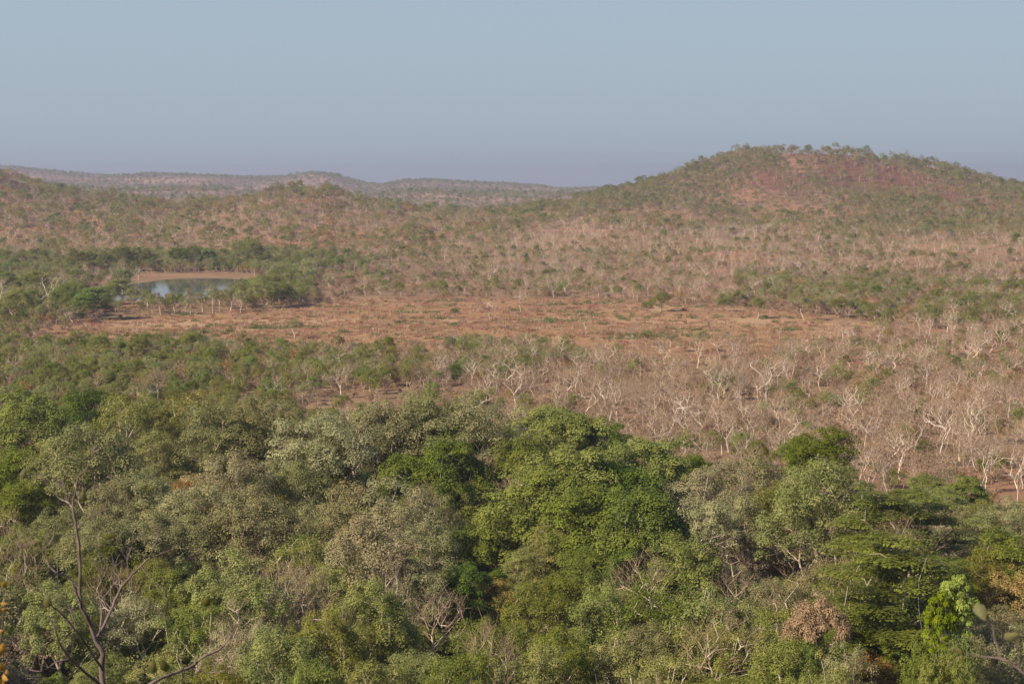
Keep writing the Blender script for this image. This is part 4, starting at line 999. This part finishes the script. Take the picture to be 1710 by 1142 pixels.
near_bush('orange_leafed_bush', 'orange leafed sprig at the left edge near the bottom corner', 11.0,
    [[(-12, 1180, 4, 0), (-4, 1120, 3, 0), (2, 1060, 2, 0), (8, 1010, 1.4, 0), (4, 975, .7, 0)], [(-4, 1120, 2, 0), (8, 1110, 1.4, 0), (14, 1095, .6, 0)], [(2, 1060, 1.6, 0), (12, 1040, .8, 0)]],
    [(3, 1082, 22, 20, 10), (-2, 1055, 20, 70, 10), (1, 1112, 22, -30, 20), (8, 1132, 20, 100, 40), (12, 1122, 14, 10, 30), (6, 1018, 14, 40, 40), (7, 975, 16, 10, 30), (1, 1138, 20, 0, 50), (-3, 1090, 20, 0, 30), (7, 1008, 12, 80, 10)], MO, 'bush')
near_bush('near_sprig', 'dark blurred sprig with broad olive leaves at the lower right corner', 7.5,
    [[(1740, 1200, 5, 0), (1722, 1140, 4, 0), (1700, 1116, 3.4, 0), (1672, 1100, 3, 0), (1640, 1096, 2.4, 0), (1610, 1090, 1.6, 0), (1585, 1080, .8, 0)], [(1672, 1100, 2, 0), (1662, 1070, 1.6, 0), (1656, 1040, 1.4, 0), (1650, 1030, 1, 0)], [(1700, 1116, 1.6, 0), (1702, 1090, 1.2, 0), (1692, 1070, .8, 0)], [(1610, 1090, 1, 0), (1585, 1108, .8, 0), (1560, 1100, .5, 0)]],
    [(1638, 1022, 34, 155, 35), (1690, 1062, 30, 60, 30), (1600, 1086, 18, 110, 40), (1664, 1062, 16, 20, 60)], ML, 'bush')

# ------------------------------------------------------------------ haze
bm_v = [(x, y, z) for z in (-44.5, 62) for y in (-120, 9600) for x in (-9600, 9600)]
me = bpy.data.meshes.new('haze'); me.from_pydata(bm_v, [], [(0, 2, 3, 1), (4, 5, 7, 6), (0, 1, 5, 4), (2, 6, 7, 3), (0, 4, 6, 2), (1, 3, 7, 5)]); me.update()
hz = ob('haze', me); hz['kind'] = 'stuff'; hz['label'] = 'thin dry season smoke haze over the plain'
m, nt, ns, L = newmat('haze')
pv = N(ns, 'ShaderNodeVolumePrincipled'); pv.inputs['Density'].default_value = 0.00016; pv.inputs['Color'].default_value = (0.44, 0.50, 0.64, 1)
pv.inputs['Anisotropy'].default_value = 0.2
out = N(ns, 'ShaderNodeOutputMaterial'); L.new(pv.outputs[0], out.inputs['Volume']); me.materials.append(m)

# ------------------------------------------------------------------ light
EL, AZ = math.radians(36), math.radians(-124)     # azimuth from +Y, clockwise: the sun stands behind the camera to the left
sd = Vector((math.sin(AZ) * math.cos(EL), math.cos(AZ) * math.cos(EL), math.sin(EL)))
sun = bpy.data.lights.new('sun', 'SUN'); sun.energy = 5.0; sun.angle = math.radians(0.5); sun.color = (1.0, 0.86, 0.70)
so = bpy.data.objects.new('sun', sun); COL.objects.link(so); so.rotation_euler = (-sd).to_track_quat('-Z', 'Y').to_euler(); so.location = (-200, -100, 300)
VEIL = (3.08, 3.86, 4.54)
WT = (0.92, 0.895, 1.0)
w = bpy.data.worlds.new('World'); C.world = w; w.use_nodes = True; nt = w.node_tree; nt.nodes.clear()
sky = nt.nodes.new('ShaderNodeTexSky'); sky.sky_type = 'NISHITA'; sky.sun_disc = False; sky.sun_elevation = EL; sky.sun_rotation = AZ % (2 * math.pi)
sky.air_density = 1.0; sky.dust_density = 1.5; sky.ozone_density = 3.0; sky.altitude = 0
tcw = nt.nodes.new('ShaderNodeTexCoord'); spw = nt.nodes.new('ShaderNodeSeparateXYZ'); nt.links.new(tcw.outputs['Generated'], spw.inputs[0])
lowair = mth(nt, 'MULTIPLY', mth(nt, 'SUBTRACT', 1.0, mth(nt, 'MULTIPLY', mth(nt, 'SUBTRACT', spw.outputs[2], 0.12), 4.0, True)), 0.85)   # haze painted into the low sky as one even colour
bg = nt.nodes.new('ShaderNodeBackground'); bg.inputs[1].default_value = 0.083
wo = nt.nodes.new('ShaderNodeOutputWorld'); nt.links.new(mixc(nt, lowair, mixc(nt, 1.0, sky.outputs[0], WT, "MULTIPLY"), VEIL), bg.inputs[0]); nt.links.new(bg.outputs[0], wo.inputs[0])

# ------------------------------------------------------------------ camera
cam = bpy.data.cameras.new('camera'); cam.sensor_width = 36; cam.lens = 36 * F / 1710; cam.clip_end = 20000; cam.clip_start = 0.1
cam.dof.use_dof = True; cam.dof.focus_distance = 260; cam.dof.aperture_fstop = 7
co = bpy.data.objects.new('camera', cam); COL.objects.link(co); co.location = (0, 0, 0); co.rotation_euler = (math.pi / 2 - PITCH, 0, 0)
C.camera = co
C.view_settings.view_transform = 'Standard'; C.view_settings.look = 'None'; C.view_settings.exposure = 0.65; C.view_settings.gamma = 1
cy = C.cycles
cy.max_bounces = 5; cy.diffuse_bounces = 3; cy.transmission_bounces = 3; cy.volume_bounces = 1; cy.transparent_max_bounces = 4
cy.use_denoising = True; cy.denoiser = 'OPENIMAGEDENOISE'; cy.denoising_input_passes = 'RGB_ALBEDO_NORMAL'; cy.denoising_prefilter = 'ACCURATE'
